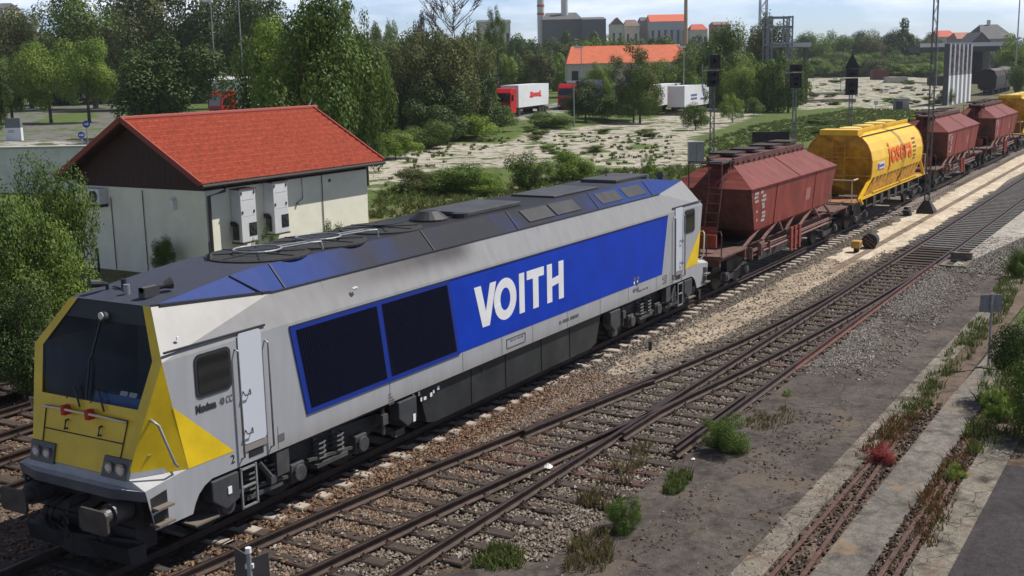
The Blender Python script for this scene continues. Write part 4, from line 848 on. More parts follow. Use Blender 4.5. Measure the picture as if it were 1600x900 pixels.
# ------------------------------------------------------------------ hopper wagons (origin at body front, rail level)
P_red = mat('oxide_red_paint', (.25, .043, .030), .55, ns=1.6, na=.28, stretch=(1.5, 1.5, .5), spec=.4)
P_roofred = mat('dusty_red_roof', (.17, .040, .031), .6, ns=2.2, na=.38, stretch=(3, .6, .6), spec=.25)
P_redd = mat('dark_red_frame', (.11, .042, .032), .65, ns=3, na=.4)
P_walk = mat('walkway_brown', (.045, .026, .024), .8, ns=4, na=.3)
P_bars = mat('worn_red_bar', (.20, .105, .085), .6, ns=5, na=.35)
P_wheel = MATS['wheel_steel']
G_tr = 'hopper wagons coupled behind the locomotive'
def running_gear(root, x0, x1, fm):
    """sill, two bogies, buffers"""
    mb = MB()
    for s in (-1, 1): mb.bb(x0, x1, s*1.02-.05, s*1.02+.05, .98, 1.22); mb.bb(x0, x1, s*1.08-.09, s*1.08+.09, 1.20, 1.235); mb.bb(x0+2.2, x1-2.2, s*1.32-.03, s*1.32+.03, .84, .90)
    for x in (x0, x0+2.3, x1-2.3, x1): mb.bb(x-.06, x+.06, -1.35, 1.35, .95, 1.2)
    fr = mb.build('underframe', fm, root)
    for x in (x0+1.95, x1-1.95):
        mb = MB()
        for s in (-1, 1):
            mb.prism([(x-1.25, s*1.0, .62), (x-1.1, s*1.0, .66), (x-.45, s*1.0, .48), (x+.45, s*1.0, .48), (x+1.1, s*1.0, .66), (x+1.25, s*1.0, .62), (x+1.2, s*1.0, .40), (x+.7, s*1.0, .40), (x+.45, s*1.0, .30), (x-.45, s*1.0, .30), (x-.7, s*1.0, .40), (x-1.2, s*1.0, .40)], (0, s*.1, 0))
        mb.bb(x-.3, x+.3, -.95, .95, .4, .9)
        bg = mb.build('bogie', MATS['bogie_paint'], root)
        for dx in (-.9, .9):
            wb = MB(); [loft_wheel(wb, x+dx, s*.70, 0 if s < 0 else 1, .46) for s in (-1, 1)]; wb.build('wheelset', P_wheel, bg)
            ab = MB(); [ab.box((x+dx, s*1.13, .46), (.3, .16, .26)) for s in (-1, 1)]; [ab.cyl((x+dx, s*1.22, .46), (0, .06, 0), .1, 10) for s in (-1, 1)]; ab.build('axle_box', MATS['beam_grey'], bg)
    for x, d in ((x0, -1), (x1, 1)):
        for y in (-.88, .88):
            bf = MB(); bf.tube([(x, y, 1.05), (x+d*.42, y, 1.05)], .10, 12); bf.tube([(x+d*.42, y, 1.05), (x+d*.52, y, 1.05)], .22, 14); bf.build('buffer', MATS['buffer_steel'], root)
    cp = MB(); cp.tube([(x0, 0, 1.0), (x0-.45, 0, .92)], .05, 6); cp.tube([(x0, -.3, .95), (x0-.25, -.32, .6), (x0-.4, -.28, .8)], .03, 6); cp.build('coupling', M_dark, root)
    return fr
def red_wagon(loc, label):
    t_ = empty('hopper_wagon', loc, label, 'hopper wagon', G_tr)
    LB = 9.93; zt, zb, zr = 3.15, 1.72, 3.88
    TL = (0, -1.5, zt); TR = (LB, -1.5, zt); BL = (.75, -1.36, zb); BR = (LB-.45, -1.36, zb); RL = (1.15, -.42, zr); RR = (LB-1.15, -.42, zr)
    m_ = lambda v: (v[0], -v[1], v[2])
    mb = MB()
    for f_ in ((lambda v: v), m_): mb.poly(*[f_(v) for v in (TL, TR, BR, BL)]); mb.poly(*[f_(v) for v in (BL, BR, (LB-2.2, -.5, 1.1), (2.4, -.5, 1.1))])
    bd = mb.build('hopper_body', P_red, t_)
    mb = MB(); mb.poly(TL, m_(TL), m_(BL), BL); mb.poly(TR, m_(TR), m_(BR), BR); mb.poly(BL, m_(BL), (2.4, .5, 1.1), (2.4, -.5, 1.1)); mb.poly(BR, m_(BR), (LB-2.2, .5, 1.1), (LB-2.2, -.5, 1.1))
    mb.build('end_wall', P_redd, t_)
    mb = MB()
    TL2, TR2 = (TL[0]-.03, TL[1]-.03, TL[2]+.01), (TR[0]+.03, TR[1]-.03, TR[2]+.01)
    for f_ in ((lambda v: v), m_): mb.poly(*[f_(v) for v in (TL2, TR2, RR, RL)])
    mb.poly(TL2, m_(TL2), m_(RL), RL); mb.poly(TR2, m_(TR2), m_(RR), RR); mb.poly(RL, RR, m_(RR), m_(RL)); rf = mb.build('roof', P_roofred, t_)
    mb = MB()
    for f_ in (1, -1):
        mb.bar((TL2[0], f_*TL2[1], zt+.01), (TR2[0], f_*TR2[1], zt+.01), .03); mb.bar((.05, -1.47*f_, zt), (RL[0], -.42*f_, zr), .03)
        for k in (.27, .73): mb.bar((LB*k, -1.505*f_, zt), (LB*k, -1.37*f_, zb), .025)
    for k in (.52,): mb.bar((LB*k, -1.53, zt+.02), (LB*k, -.42, zr+.01), .03)
    mb.build('edge_trim', P_red, bd)
    mb = MB(); mb.bb(1.1, LB-1.1, -.5, -.40, zr-.03, zr+.20); mb.bb(1.1, LB-1.1, .40, .5, zr-.03, zr+.20); mb.bb(1.1, LB-1.1, -.4, .4, zr+.08, zr+.13)
    x = 1.4
    while x < LB-1.2: mb.box((x, -.52, zr+.02), (.06, .06, .08)); x += .55
    cm = mb.build('roof_coaming', P_redd, t_)
    for k in range(4): mb = MB(); mb.bb(2.2+k*2.05, 3.3+k*2.05, -.1, .85, zr+.22, zr+.29); mb.build('roof_hatch', P_walk, t_)
    # ladder and roof platform
    mb = MB()
    for y in (-.55, -.1): mb.bar((-.75, y, 1.25), (-.22, y, 3.15), .04); mb.bar((-.22, y, 3.15), (-.22, y, 4.05), .04)
    for k in range(6): z = 1.5+.3*k; mb.bar((-.75+.53*(z-1.25)/1.9, -.55, z), (-.75+.53*(z-1.25)/1.9, -.1, z), .028)
    mb.build('ladder', P_redd, t_)
    mb = MB(); mb.bb(-.28, 1.1, -.5, .15, 3.98, 4.02)
    for a, b_ in (((-.22, -.55, 4.0), (.7, -.55, 4.0)), ((-.22, -.55, 3.3), (.7, -.55, 4.0)), ((-.22, .6, 3.2), (-.22, .6, 4.05)), ((-.22, .6, 4.05), (-.22, -.55, 4.05)), ((.35, -.62, 3.75), (.35, -.62, 4.05)), ((.6, -.62, 3.75), (.6, -.62, 4.05)), ((.35, -.62, 4.05), (.6, -.62, 4.05))): mb.bar(a, b_, .035)
    mb.build('roof_platform', P_walk, t_)
    # end decks
    for x0, x1 in ((-2.35, -.05), (LB+.05, LB+2.3)):
        mb = MB(); mb.bb(x0, x1, -1.42, 1.42, 1.22, 1.27); mb.build('end_deck', mat('worn_deck', (.12, .062, .05), .8, ns=4, na=.35), t_)
    mb = MB()
    for y in (-1.35, -.62, 1.3): mb.tube([(-2.25, y, 1.25), (-2.25, y, 1.95), (-2.2, y+.05, 2.05), (-2.2, y+.45, 2.05), (-2.25, y+.5, 1.95), (-2.25, y+.5, 1.25)], .022, 6)
    mb.build('handrail', P_redd, t_)
    mb = MB(); mb.bb(-1.7, -1.6, -.95, -.45, 1.45, 1.85); mb.bb(-.6, -.5, -.5, .6, 1.3, 1.95); mb.build('brake_box', P_red, t_)
    # slanting struts, bars along the side
    for s in (-1, 1):
        mb = MB()
        for a, b_ in (((-.1, 1.26), (1.6, 1.78)), ((1.7, 1.26), (3.3, 1.75)), ((3.9, 1.3), (3.4, 1.75)), ((4.3, 1.26), (5.2, 1.75)), ((5.9, 1.22), (7.5, 1.75)), ((8.4, 1.25), (7.6, 1.75)), ((9.9, 1.26), (8.9, 1.75))): mb.bar((a[0], s*1.30, a[1]), (b_[0], s*1.30, b_[1]), .09, .06)
        mb.build('strut', P_bars, t_)
        mb = MB(); mb.tube([(1.5, s*1.38, 1.12), (5.1, s*1.38, 1.08)], .03, 6); mb.tube([(1.5, s*1.42, .93), (9.2, s*1.42, .93)], .035, 6); mb.bar((.2, s*1.36, 1.05), (9.6, s*1.36, 1.05), .04, .1)
        for x in (.3, 1.2, 2.1): mb.box((x, s*1.42, 1.0), (.05, .12, .4))
        mb.box((1.4, s*1.4, 1.15), (.5, .06, .22)); mb.build('side_rod', P_bars, t_)
        mb = MB()
        for x in (4.35, 4.8, 5.3): mb.box((x, s*1.5, .95), (.20, .06, .85))
        for z in (.7, 1.0, 1.3): mb.box((4.83, s*1.47, z), (1.15, .04, .06))
        mb.build('discharge_lever', P_red, t_)
        mb = MB()
        for x in (3.2, 6.4): mb.prism([(x-.8, s*.35, 1.25), (x+.8, s*.35, 1.25), (x+.35, s*.75, .45), (x-.35, s*.75, .45)], (0, s*.2, 0))
        mb.build('chute', M_dark, t_)
    mb = MB(); mb.bb(.9, 9.0, -.72, .72, .55, 1.24); mb.bb(2.4, 7.4, -.95, .95, .42, .9); mb.build('underfloor_filler', M_dark, t_)  # solid dark mass added to stop light showing through under the wagon
    mk = MB(); r_ = random.Random(5)
    def Yz(z): return -1.5+.14*(zt-z)/(zt-zb)-.006
    def mrow(x, z, n, cw, ch):
        for k in range(n):
            a = cw*r_.uniform(.6, .85); p = x+k*cw+(zt-z)*.3; mk.poly((p, Yz(z), z), (p+a, Yz(z), z), (p+a-ch*.1, Yz(z+ch), z+ch), (p-ch*.1, Yz(z+ch), z+ch))
    for z, x, n in ((2.93, .35, 3), (2.93, .95, 2), (2.80, .3, 3), (2.78, 1.1, 3), (2.66, .35, 3), (2.64, 1.0, 4), (2.5, 1.05, 2), (2.4, 1.1, 2), (2.3, .5, 1), (2.2, 1.05, 3), (2.07, 1.05, 3), (2.0, .5, 1), (1.94, .95, 3)): mrow(x, z, n, .125, .09)
    mk.build('stencil', mat('wagon_white', (.55, .52, .5), .7), bd)
    mk = MB(); mk.poly(*[(x, Yz(z)-.002, z) for x, z in ((6.2, 2.6), (6.75, 2.6), (6.75, 2.15), (6.2, 2.15))]); mk.build('data_panel', mat('faded_label', (.38, .16, .13), .7), bd)
    running_gear(t_, -2.35, LB+2.3, P_redd); return t_
red1 = red_wagon((25.63, 0, 0), 'red hopper wagon directly behind the locomotive, with white stencilling on its side')
for x, lb in ((57.94, 'second red hopper wagon, between the yellow wagon with red lettering and the last red one'), (74.3, 'third and farthest of the three red hopper wagons')): copy_tree(red1, None, (x, 0, 0))['label'] = lb
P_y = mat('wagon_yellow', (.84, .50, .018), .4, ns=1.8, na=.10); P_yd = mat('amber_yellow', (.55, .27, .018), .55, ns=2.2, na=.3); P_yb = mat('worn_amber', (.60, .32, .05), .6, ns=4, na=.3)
def yellow_wagon(loc, label):
    t_ = empty('hopper_wagon', loc, label, 'hopper wagon', G_tr); LB = 10.2
    sec = [(.0, 4.02), (-.72, 4.0), (-1.02, 3.86), (-1.26, 3.6), (-1.42, 3.25), (-1.5, 2.85), (-1.5, 2.45), (-1.46, 2.1)]
    for nm, a, b_, m_ in (('hopper_body', 2, 7, P_y), ('roof', 0, 2, P_y)):
        mb = MB()
        for s in (1, -1): mb.loft([[(x, y*s, z) for y, z in sec[a:b_+1]] for x in (0, LB)])
        o = mb.build(nm, m_, t_, smooth=False); bd = o if a else bd
        if not a: rf = o
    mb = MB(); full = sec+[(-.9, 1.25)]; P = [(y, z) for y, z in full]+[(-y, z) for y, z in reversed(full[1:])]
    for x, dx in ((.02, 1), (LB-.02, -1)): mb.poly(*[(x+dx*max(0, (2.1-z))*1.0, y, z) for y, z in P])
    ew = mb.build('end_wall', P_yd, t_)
    mb = MB()
    for x in (-.02, LB+.02):
        for s in (1, -1):
            for i in range(1, len(sec)-1): mb.bar((x, sec[i][0]*s, sec[i][1]), (x, sec[i+1][0]*s, sec[i+1][1]), .05)
            mb.bar((x, s*.28, 1.5), (x, s*.28, 3.75), .05); mb.bar((x, s*.28, 3.5), (x, s*.7, 3.95), .04)
        for z in (2.2, 3.0): mb.bar((x, -1.45, z), (x, 1.45, z), .05)
        for z in (1.8, 2.15, 2.5, 2.85, 3.2, 3.5): mb.bar((x-.03, -.28, z), (x-.03, .28, z), .03)
    mb.build('end_frame', P_yd, ew)
    mb = MB(); mb.bb(-.1, .9, -.85, .85, 3.98, 4.22); mb.bb(.9, LB-.2, -.72, .72, 4.0, 4.10); mb.bb(.9, LB-.2, -.74, -.66, 4.1, 4.22)
    cm = mb.build('roof_coaming', P_y, t_)
    for k in range(4): mb = MB(); mb.tube([(1.9+2.2*k, 0, 4.1), (1.9+2.2*k, 0, 4.22), (1.9+2.2*k, 0, 4.25)], [.5, .5, .3], 16); mb.build('roof_hatch', mat('pale_yellow', (.78, .60, .16), .55), t_)
    mb = MB(); mb.bar((0, -.98, 3.92), (LB, -.98, 3.92), .045); mb.build('roof_rail', M_black, t_)
    for s in (1, -1):
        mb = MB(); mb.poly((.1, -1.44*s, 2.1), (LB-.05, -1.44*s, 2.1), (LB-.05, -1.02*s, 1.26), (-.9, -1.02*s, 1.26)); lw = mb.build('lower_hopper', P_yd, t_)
        mb = MB(); x = .9
        while x < LB-.3: mb.prism([(x, -1.46*s, 2.1), (x, -1.47*s, 2.0), (x-.75, -1.36*s, 1.36), (x-.75, -1.0*s, 1.30)], (.07, 0, 0)); x += .66
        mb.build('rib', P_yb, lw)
        mb = MB(); mb.bar((.1, -1.42*s, 2.1), (-1.35, -1.34*s, 1.3), .14, .07); mb.bar((LB-.1, -1.42*s, 2.1), (LB+1.2, -1.34*s, 1.3), .14, .07); mb.bar((-1.5, -1.33*s, 1.30), (LB+1.5, -1.33*s, 1.30), .07, .10); mb.bar((-1.4, -1.36*s, 1.32), (-1.0, -1.38*s, 1.08), .12, .06); mb.bar((.8, -1.38*s, 1.42), (LB-.4, -1.38*s, 1.42), .04, .05)
        mb.build('sill_brace', P_y if s > 0 else P_yb, t_)
        mb = MB(); x = 1.2
        while x < LB-1: mb.box((x, -1.22*s, .98), (.5, .3, .45)); x += 1.35
        mb.build('valve_box', M_dark, t_)
    for x0, x1 in ((-2.3, .0), (LB, LB+2.3)):
        mb = MB(); mb.bb(x0, x1, -1.35, 1.35, 1.22, 1.26); mb.build('end_deck', mat('rusty_amber_deck', (.26, .12, .05), .8, ns=3, na=.4), t_)
    mb = MB(); mb.tube([(-2.1, -1.2, 1.25), (-2.1, -1.2, 2.2), (-2.1, -.3, 2.2), (-2.1, -.3, 1.25)], .03, 6); mb.tube([(-2.1, -1.25, 2.2), (-1.4, -1.25, 2.2)], .035, 6); mb.tube([(LB+1.7, -1.3, 1.25), (LB+1.7, -1.3, 2.3), (LB+1.7, -.6, 2.3), (LB+1.7, -.6, 1.25)], .03, 6); mb.build('handrail', mat('pale_rail', (.5, .44, .33), .6), t_)
    running_gear(t_, -2.4, LB+2.4, mat('frame_dirty', (.06, .045, .035), .7, ns=3, na=.5))
    return t_, bd
yw, bd = yellow_wagon((41.25, 0, 0), 'yellow hopper wagon with red josera lettering behind the first red wagon')
yw2 = copy_tree(yw, None, (90.4, 0, 0)); yw2['label'] = 'farthest yellow hopper wagon at the right edge of the picture behind the red wagons'
lg = textmesh('lettering', 'josera', 1.62, mat('orange_red_paint', (.78, .13, .015), .6), bd, (3.7, -1.53, 2.66), (1, 0, 0), (0, .0, 1), 0, .035, .93)
bmx = bmesh.new(); bmx.from_mesh(lg.data); bmesh.ops.triangulate(bmx, faces=bmx.faces)
for _k in range(3): bmesh.ops.subdivide_edges(bmx, edges=[e for e in bmx.edges if e.calc_length() > .12], cuts=1); bmesh.ops.triangulate(bmx, faces=bmx.faces)
bmx.to_mesh(lg.data); bmx.free()
# press the letters onto the curved side
SEC = [(-1.26, 3.6), (-1.42, 3.25), (-1.5, 2.85), (-1.5, 2.45), (-1.46, 2.1)]
def side_y(z):
    for (y0, z0), (y1, z1) in zip(SEC, SEC[1:]):
        if z1 <= z <= z0: return y0+(y1-y0)*(z0-z)/(z0-z1)
    return SEC[0][0] if z > 3 else SEC[-1][0]
_x = [v.co.x for v in lg.data.vertices]; _z = [v.co.z for v in lg.data.vertices]
for v in lg.data.vertices: v.co.x = 2.95+(v.co.x-min(_x))/(max(_x)-min(_x))*4.75; v.co.z = 2.2+(v.co.z-min(_z))/(max(_z)-min(_z))*1.28
for v in lg.data.vertices: v.co.y = side_y(v.co.z)-.035
mk = MB()
for x0, x1, z0, z1 in ((1.0, 2.25, 2.36, 2.72),): mk.poly(*[(x, side_y(z)-.012, z) for x, z in ((x0, z0), (x1, z0), (x1, z1), (x0, z1))])
pl_ = mk.build('placard', mat('placard_white', (.7, .7, .72), .5), bd)
mk = MB(); mk.poly(*[(x, side_y(z)-.018, z) for x, z in ((1.05, 2.42), (1.3, 2.42), (1.3, 2.66), (1.05, 2.66))]); mk.poly(*[(x, side_y(z)-.018, z) for x, z in ((1.38, 2.5), (2.15, 2.5), (2.15, 2.6), (1.38, 2.6))]); mk.build('placard_mark', mat('placard_blue', (.08, .06, .35), .5), pl_)
mk = MB(); mk.poly(*[(x, side_y(z)-.018, z) for x, z in ((1.05, 2.38), (2.2, 2.38), (2.2, 2.41), (1.05, 2.41))]); mk.build('placard_line', P_red if False else mat('placard_red', (.6, .05, .05), .5), pl_)
mk = MB(); r_ = random.Random(2)
for z, n in ((3.3, 5), (3.1, 4), (2.9, 5), (2.7, 4), (2.5, 4), (2.35, 3)): 
    for k in range(n): x = 8.0+k*.16; mk.poly(*[(x+a, side_y(z+b_)-.012, z+b_) for a, b_ in ((0, 0), (.1, 0), (.1, .1), (0, .1))])
mk.build('stencil', mat('stencil_brown', (.25, .13, .03), .6), bd)
# ------------------------------------------------------------------ signal hut with red tiled roof
hx0, hx1, hy0, hy1, hz = 20.0, 29.65, 17.5, 24.5, 2.98
hut = empty('signal_hut', (hx0, hy0, -.3), 'small pale green rendered hut with red tiled gable roof beside the locomotive', 'hut'); O = Vector((hx0, hy0, -.3))
M_rend = mat('pale_render', (.80, .78, .64), .9, ns=1.2, na=.06, bump=.1, bs=40)
M_tile = mat('red_tile', (.43, .085, .042), .65, ns=7, na=.30); M_tiled = mat('red_tile_edge', (.26, .045, .03), .7)
M_wood2 = mat('dark_gable_wood', (.045, .016, .013), .75, ns=3, na=.4, stretch=(1, 8, .4))
def hb(nm, m, fn, par=hut, **k):
    mb = MB(); fn(mb); mb.v = [tuple(Vector(v)-O) for v in mb.v] if par is hut or k.pop('sub', 0) else mb.v
    return mb.build(nm, m, par, **k)
hb('wall', M_rend, lambda m: m.prism([(hx0, hy0, -.4), (hx1, hy0, -.4), (hx1, hy1, -.4), (hx0, hy1, -.4)], (0, 0, hz+.4)))
ry, rz, ey0, ey1, ez, rx0, rx1 = 20.95, 5.60, 17.0, 25.0, 3.28, 19.33, 30.3
hb('gable_boarding', M_wood2, lambda m: [m.prism([(x, hy0+.02, hz), (x, hy1-.02, hz), (x, hy1-.02, 3.5), (x, ry, rz-.17), (x, hy0+.02, 3.4)], (.1, 0, 0)) for x in (hx0-.03, hx1-.07)])
def tiles(m):
    # stepped courses of pantiles, each course a wavy strip
    n = 13; nx = 90
    for s in (0, 1):
        ye = ey0 if s == 0 else ey1
        for c_ in range(n):
            t0, t1 = c_/n, (c_+1)/n+.012; rings = []
            for t_, up in ((t0, .085), (t1, .012)):
                row = []
                for i in range(nx*3+1):
                    x = rx0+(rx1-rx0)*i/(nx*3); y = ye+(ry-ye)*t_; z = ez+(rz-ez)*t_+up+.026*math.cos(i*2*math.pi/3)
                    row.append((x, y, z))
                rings.append(row)
            m.loft(rings)
            lo_ = [(p[0], p[1], p[2]-.05) for p in rings[0]]; m.loft([lo_, rings[0]])
rf = hb('roof', M_tile, tiles)
def deck(m):
    for s in (0, 1):
        ye = ey0 if s == 0 else ey1
        m.prism([(rx0+.02, ye+.02*(1 if s == 0 else -1), ez-.02), (rx0+.02, ry, rz-.02), (rx0+.02, ry, rz-.14), (rx0+.02, ye+.02, ez-.14)], (rx1-rx0-.04, 0, 0))
hb('roof_deck', M_wood2, deck)
def ridge(m):
    x = rx0
    while x < rx1-.1: m.tube([(x, ry, rz+.03), (x+.42, ry, rz+.03)], [.10, .115], 10); x += .40
rg_ = hb('ridge_tile', M_tiled, ridge)
hb('barge_board', M_tiled, lambda m: [m.bar((x, ye, ez+.03), (x, ry, rz+.03), .07, .20) for x in (rx0, rx1) for ye in (ey0, ey1)])
hb('gutter', mat('gutter_dark', (.05, .045, .042), .5), lambda m: [m.tube([(rx0+.05, ey0-.03, ez-.06), (rx1, ey0-.03, ez-.06)], .065, 8), m.tube([(rx0+.05, ey1+.03, ez-.06), (rx1, ey1+.03, ez-.06)], .065, 8)])
hb('downpipe', mat('gutter_dark', (.05, .045, .042), .5), lambda m: m.tube([(hx0+.55, ey0-.03, ez-.1), (hx0+.55, ey0+.02, ez-.32), (hx0+.12, hy0-.08, ez-.5), (hx0+.12, hy0-.08, -.3)], .062, 8))
hb('corner_pipe', mat('gutter_dark', (.05, .045, .042), .5), lambda m: m.tube([(hx0-.3, ey1-.1, ez-.1), (hx0-.05, hy1-.1, ez-.5)], .045, 8))
hb('wall_cable', mat('cable_grey', (.13, .12, .11), .6), lambda m: [m.tube([(hx0-.03, y, z0), (hx0-.03, y, -.3)], .018, 6) for y, z0 in ((20.8, 2.9), (22.6, 2.55))]+[m.tube([(x, hy0-.03, hz), (x, hy0-.03, z1)], .02, 6) for x, z1 in ((26.6, -.3),)]+[m.tube([(25.35, hy0-.03, hz), (25.35, hy0-.03, 2.15), (25.0, hy0-.03, 2.0)], .018, 6), m.box((25.0, hy0-.05, 1.98), (.08, .08, .08)), m.box((27.1, hy0-.03, 2.72), (.1, .06, .12))])
hb('wall_lamp', M_white, lambda m: [m.box((hx0-.09, 19.1, 2.42), (.16, .16, .34)), m.tube([(hx0-.1, 19.1, 2.62), (hx0-.1, 19.1, 2.72)], [.12, .02], 8)])
hb('chimney_rod', M_galv, lambda m: m.tube([(rx1-.3, ry, rz), (rx1-.05, ry, rz+.35)], .02, 6))
# two tall units on the long wall, two boxes on the gable wall
M_unit = mat('unit_white', (.66, .67, .67), .45, ns=3, na=.05)
def unit(x, lb):
    u = empty('air_conditioner', (x, hy0, .9), lb, 'air conditioner', 'tall air conditioners on the long hut wall')
    mb = MB(); mb.bb(0, .62+.2, -.52, -.01, 0, 2.0); cs = mb.build('casing', M_unit, u, bevel=.015)
    mb = MB(); mb.bb(-.03, .85, -.55, 0, 2.0, 2.04); mb.build('hood', mat('rust_lid', (.12, .05, .04), .7), u); mb = MB(); mb.bb(-.03, .85, -.54, 0, -.05, 0); mb.build('base_tray', M_dark, u)
    mb = MB(); mb.bb(.40, .80, -.535, -.521, .22, .72); fr = mb.build('fan_opening', M_black, u)
    mb = MB(); mb.cyl((.60, -.54, .47), (0, .02, 0), .19, 16)
    for k in range(4): a = k*math.pi/4; mb.bar((.6-.18*math.cos(a), -.555, .47-.18*math.sin(a)), (.6+.18*math.cos(a), -.555, .47+.18*math.sin(a)), .02, .01)
    mb.build('fan', M_dark, fr)
    mb = MB()
    for a, z in ((.06, 1.88), (.74, 1.88), (.08, 1.15), (.70, 1.15)): mb.bb(a-.03, a+.03, -.545, -.52, z-.05, z+.05)
    mb.bb(.08, .74, -.522, -.518, 1.60, 1.61); mb.bb(.08, .74, -.522, -.518, .98, .985); mb.build('latch', M_dark, u)
    mb = MB(); mb.bb(-.10, -.01, -.36, -.14, .1, .62); mb.prism([(-.16, -.38, .64), (.02, -.38, .64), (-.06, -.25, .80)], (0, .26, 0)); mb.build('side_vent', M_dark, u)
    return u
u1 = unit(21.27, 'left one of two tall white air conditioners on the hut wall, next to the downpipe')
u2 = copy_tree(u1, None, (23.09, hy0, 1.0)); u2['label'] = 'right one of the two tall white air conditioners on the hut wall'
for y, lb, fan in ((23.7, 'plain white cooling box at the far end of the shaded gable wall', 0), (22.95, 'white cooling box with dark fan grille on the shaded gable wall', 1)):
    u = empty('cooling_box', (hx0, y+.15, 2.3), lb, 'cooling unit'); mb = MB(); mb.bb(-.45, -.02, -.34, .34, 0, .62); mb.build('casing', M_unit, u, bevel=.015)
    mb = MB(); mb.bb(-.40, 0, -.3, -.26, -.12, 0); mb.bb(-.40, 0, .26, .3, -.12, 0); mb.build('bracket', M_dark, u)
    mb = MB()
    if fan: mb.cyl((-.455, 0, .31), (.02, 0, 0), .24, 18)
    else: mb.bb(-.465, -.45, -.1, .12, .38, .46); mb.bb(-.465, -.45, -.1, .12, .2, .24)
    mb.build('grille', M_dark, u)

# ------------------------------------------------------------------ things near the tracks
def lattice_pole(root, h_, w0, w1, m, nm='pole', step=None):
    mb = MB(); step = step or w0*1.6
    for a, b_ in ((-1, -1), (1, -1), (1, 1), (-1, 1)): mb.bar((a*w0/2, b_*w0/2, 0), (a*w1/2, b_*w1/2, h_), w0*.14)
    z = 0; k = 0
    while z < h_-step:
        w_ = w0+(w1-w0)*z/h_; w2 = w0+(w1-w0)*(z+step)/h_; s = 1 if k % 2 else -1
        for ax in (0, 1):
            for sd in (-1, 1):
                p = (s*w_/2, sd*w_/2, z) if ax == 0 else (sd*w_/2, s*w_/2, z); q = (-s*w2/2, sd*w2/2, z+step) if ax == 0 else (sd*w2/2, -s*w2/2, z+step)
                mb.bar(p, q, w0*.08)
        mb.bar((-w_/2, -w_/2, z), (w_/2, -w_/2, z), w0*.07); z += step; k += 1
    return mb.build(nm, m, root)
mast = empty('floodlight_mast', (48.4, -2.45, -.22), 'tall slim lattice mast with a dark flared foot on the sand beside the yellow wagon', 'mast')
lattice_pole(mast, 19, .22, .18, mat('mast_grey', (.09, .09, .095), .5, .4, ns=3, na=.3), step=.5)
mb = MB(); mb.loft([[(a*.42, b_*.42, 0) for a, b_ in ((-1, -1), (1, -1), (1, 1), (-1, 1))], [(a*.40, b_*.40, .15) for a, b_ in ((-1, -1), (1, -1), (1, 1), (-1, 1))], [(a*.14, b_*.14, .62) for a, b_ in ((-1, -1), (1, -1), (1, 1), (-1, 1))]], True, True); mb.build('foot', mat('mast_foot', (.035, .033, .032), .7, ns=3, na=.3), mast)
p = fz(1422, 338, -.22); mb = MB(); mb.prism([(0, 0, 0), (.5, 0, 0), (.4, .1, .3), (.1, .1, .25)], (0, .3, 0)); mb.box((.5, .3, .3), (.25, .2, .15)); tag(mb.build('cable_marker', M_black, loc=p), 'small black cable marker on the sand left of the mast foot', 'marker')
p = fz(1338, 394, -.22); bx = empty('signal_box', p, 'small yellow track box standing on the sand near the dark drum', 'box'); mb = MB(); mb.box((0, 0, .32), (.42, .34, .28)); mb.build('casing', mat('ochre', (.45, .27, .06), .6, ns=5, na=.2), bx, bevel=.02); mb = MB(); mb.box((0, 0, .09), (.18, .18, .18)); mb.build('foot', M_dark, bx); mb = MB(); mb.box((.02, -.175, .33), (.2, .01, .14)); mb.build('cover', mat('ochre_dark', (.25, .15, .05), .6), bx)
p = fz(1358, 389, -.22); dr = empty('cable_drum', p, 'dark drum with rusty slanting bars lying on the sand', 'drum', rz=.1); mb = MB(); mb.tube([(0, 0, .31), (.6, 0, .31)], .31, 20); mb.build('shell', M_black, dr)
mb = MB()
for k in (-.22, 0, .22): mb.bar((-.02, -.21+abs(k)*.3, .31+k*.7-.12), (-.02, .21-abs(k)*.3, .31+k*.7+.12), .03, .06, (1, 0, 0))
mb.build('bar', mat('rust_light', (.22, .11, .07), .8), dr)
# drain pit in the rubble
p = fz(1492, 416, -.19); ft = empty('drain_pit', p, 'square dark drain pit with pale concrete rim among the rubble', 'drain'); mb = MB()
for a, b_, c_, d_ in ((-.5, 1.0, -.45, -.3), (-.5, 1.0, .3, .45), (-.5, -.35, -.3, .3), (.85, 1.0, -.3, .3)): mb.bb(a, b_, c_, d_, 0, .1)
mb.build('rim', M_kerb, ft); mb = MB(); mb.bb(-.35, .85, -.3, .3, 0, .02); mb.build('hole', M_black, ft); mb = MB(); mb.bb(1.0, 1.25, -.4, .35, .0, .35); mb.build('hinge_block', M_kerb, ft)
# sign boards
def board(loc, lb, h_, w_, hh, rz, m, tilt=0, wing=0):
    s_ = empty('sign_board', loc, lb, 'sign', rz=rz); mb = MB(); mb.tube([(0, 0, 0), (0, 0, h_)], .028, 10); mb.build('post', M_galv, s_)
    mb = MB()
    if wing:
        mb.prism([(-.02, .02, h_-hh), (-w_, .16, h_-hh), (-w_, .16, h_-.02), (-.02, .02, h_-.06)], (0, .02, 0)); mb.prism([(.02, .02, h_-hh), (w_, .10, h_-hh), (w_, .10, h_-.06), (.02, .02, h_-.10)], (0, .02, 0))
    else: mb.box((0, .04, h_-hh/2), (w_, .02, hh))
    mb.build('plate', m, s_); mb = MB(); mb.tube([(0, 0, h_-.02), (0, 0, h_+.04)], .034, 10); mb.box((0, .02, h_-hh*.5), (.09, .06, .05)); mb.build('cap', M_white if wing else M_galv, s_); return s_
M_plate = mat('plate_back', (.11, .095, .095), .6, ns=4, na=.15)
pb = fz(1544, 573, -.165); zt_ = ztop(pb.x, pb.y, 461)
hgt = zt_+.165
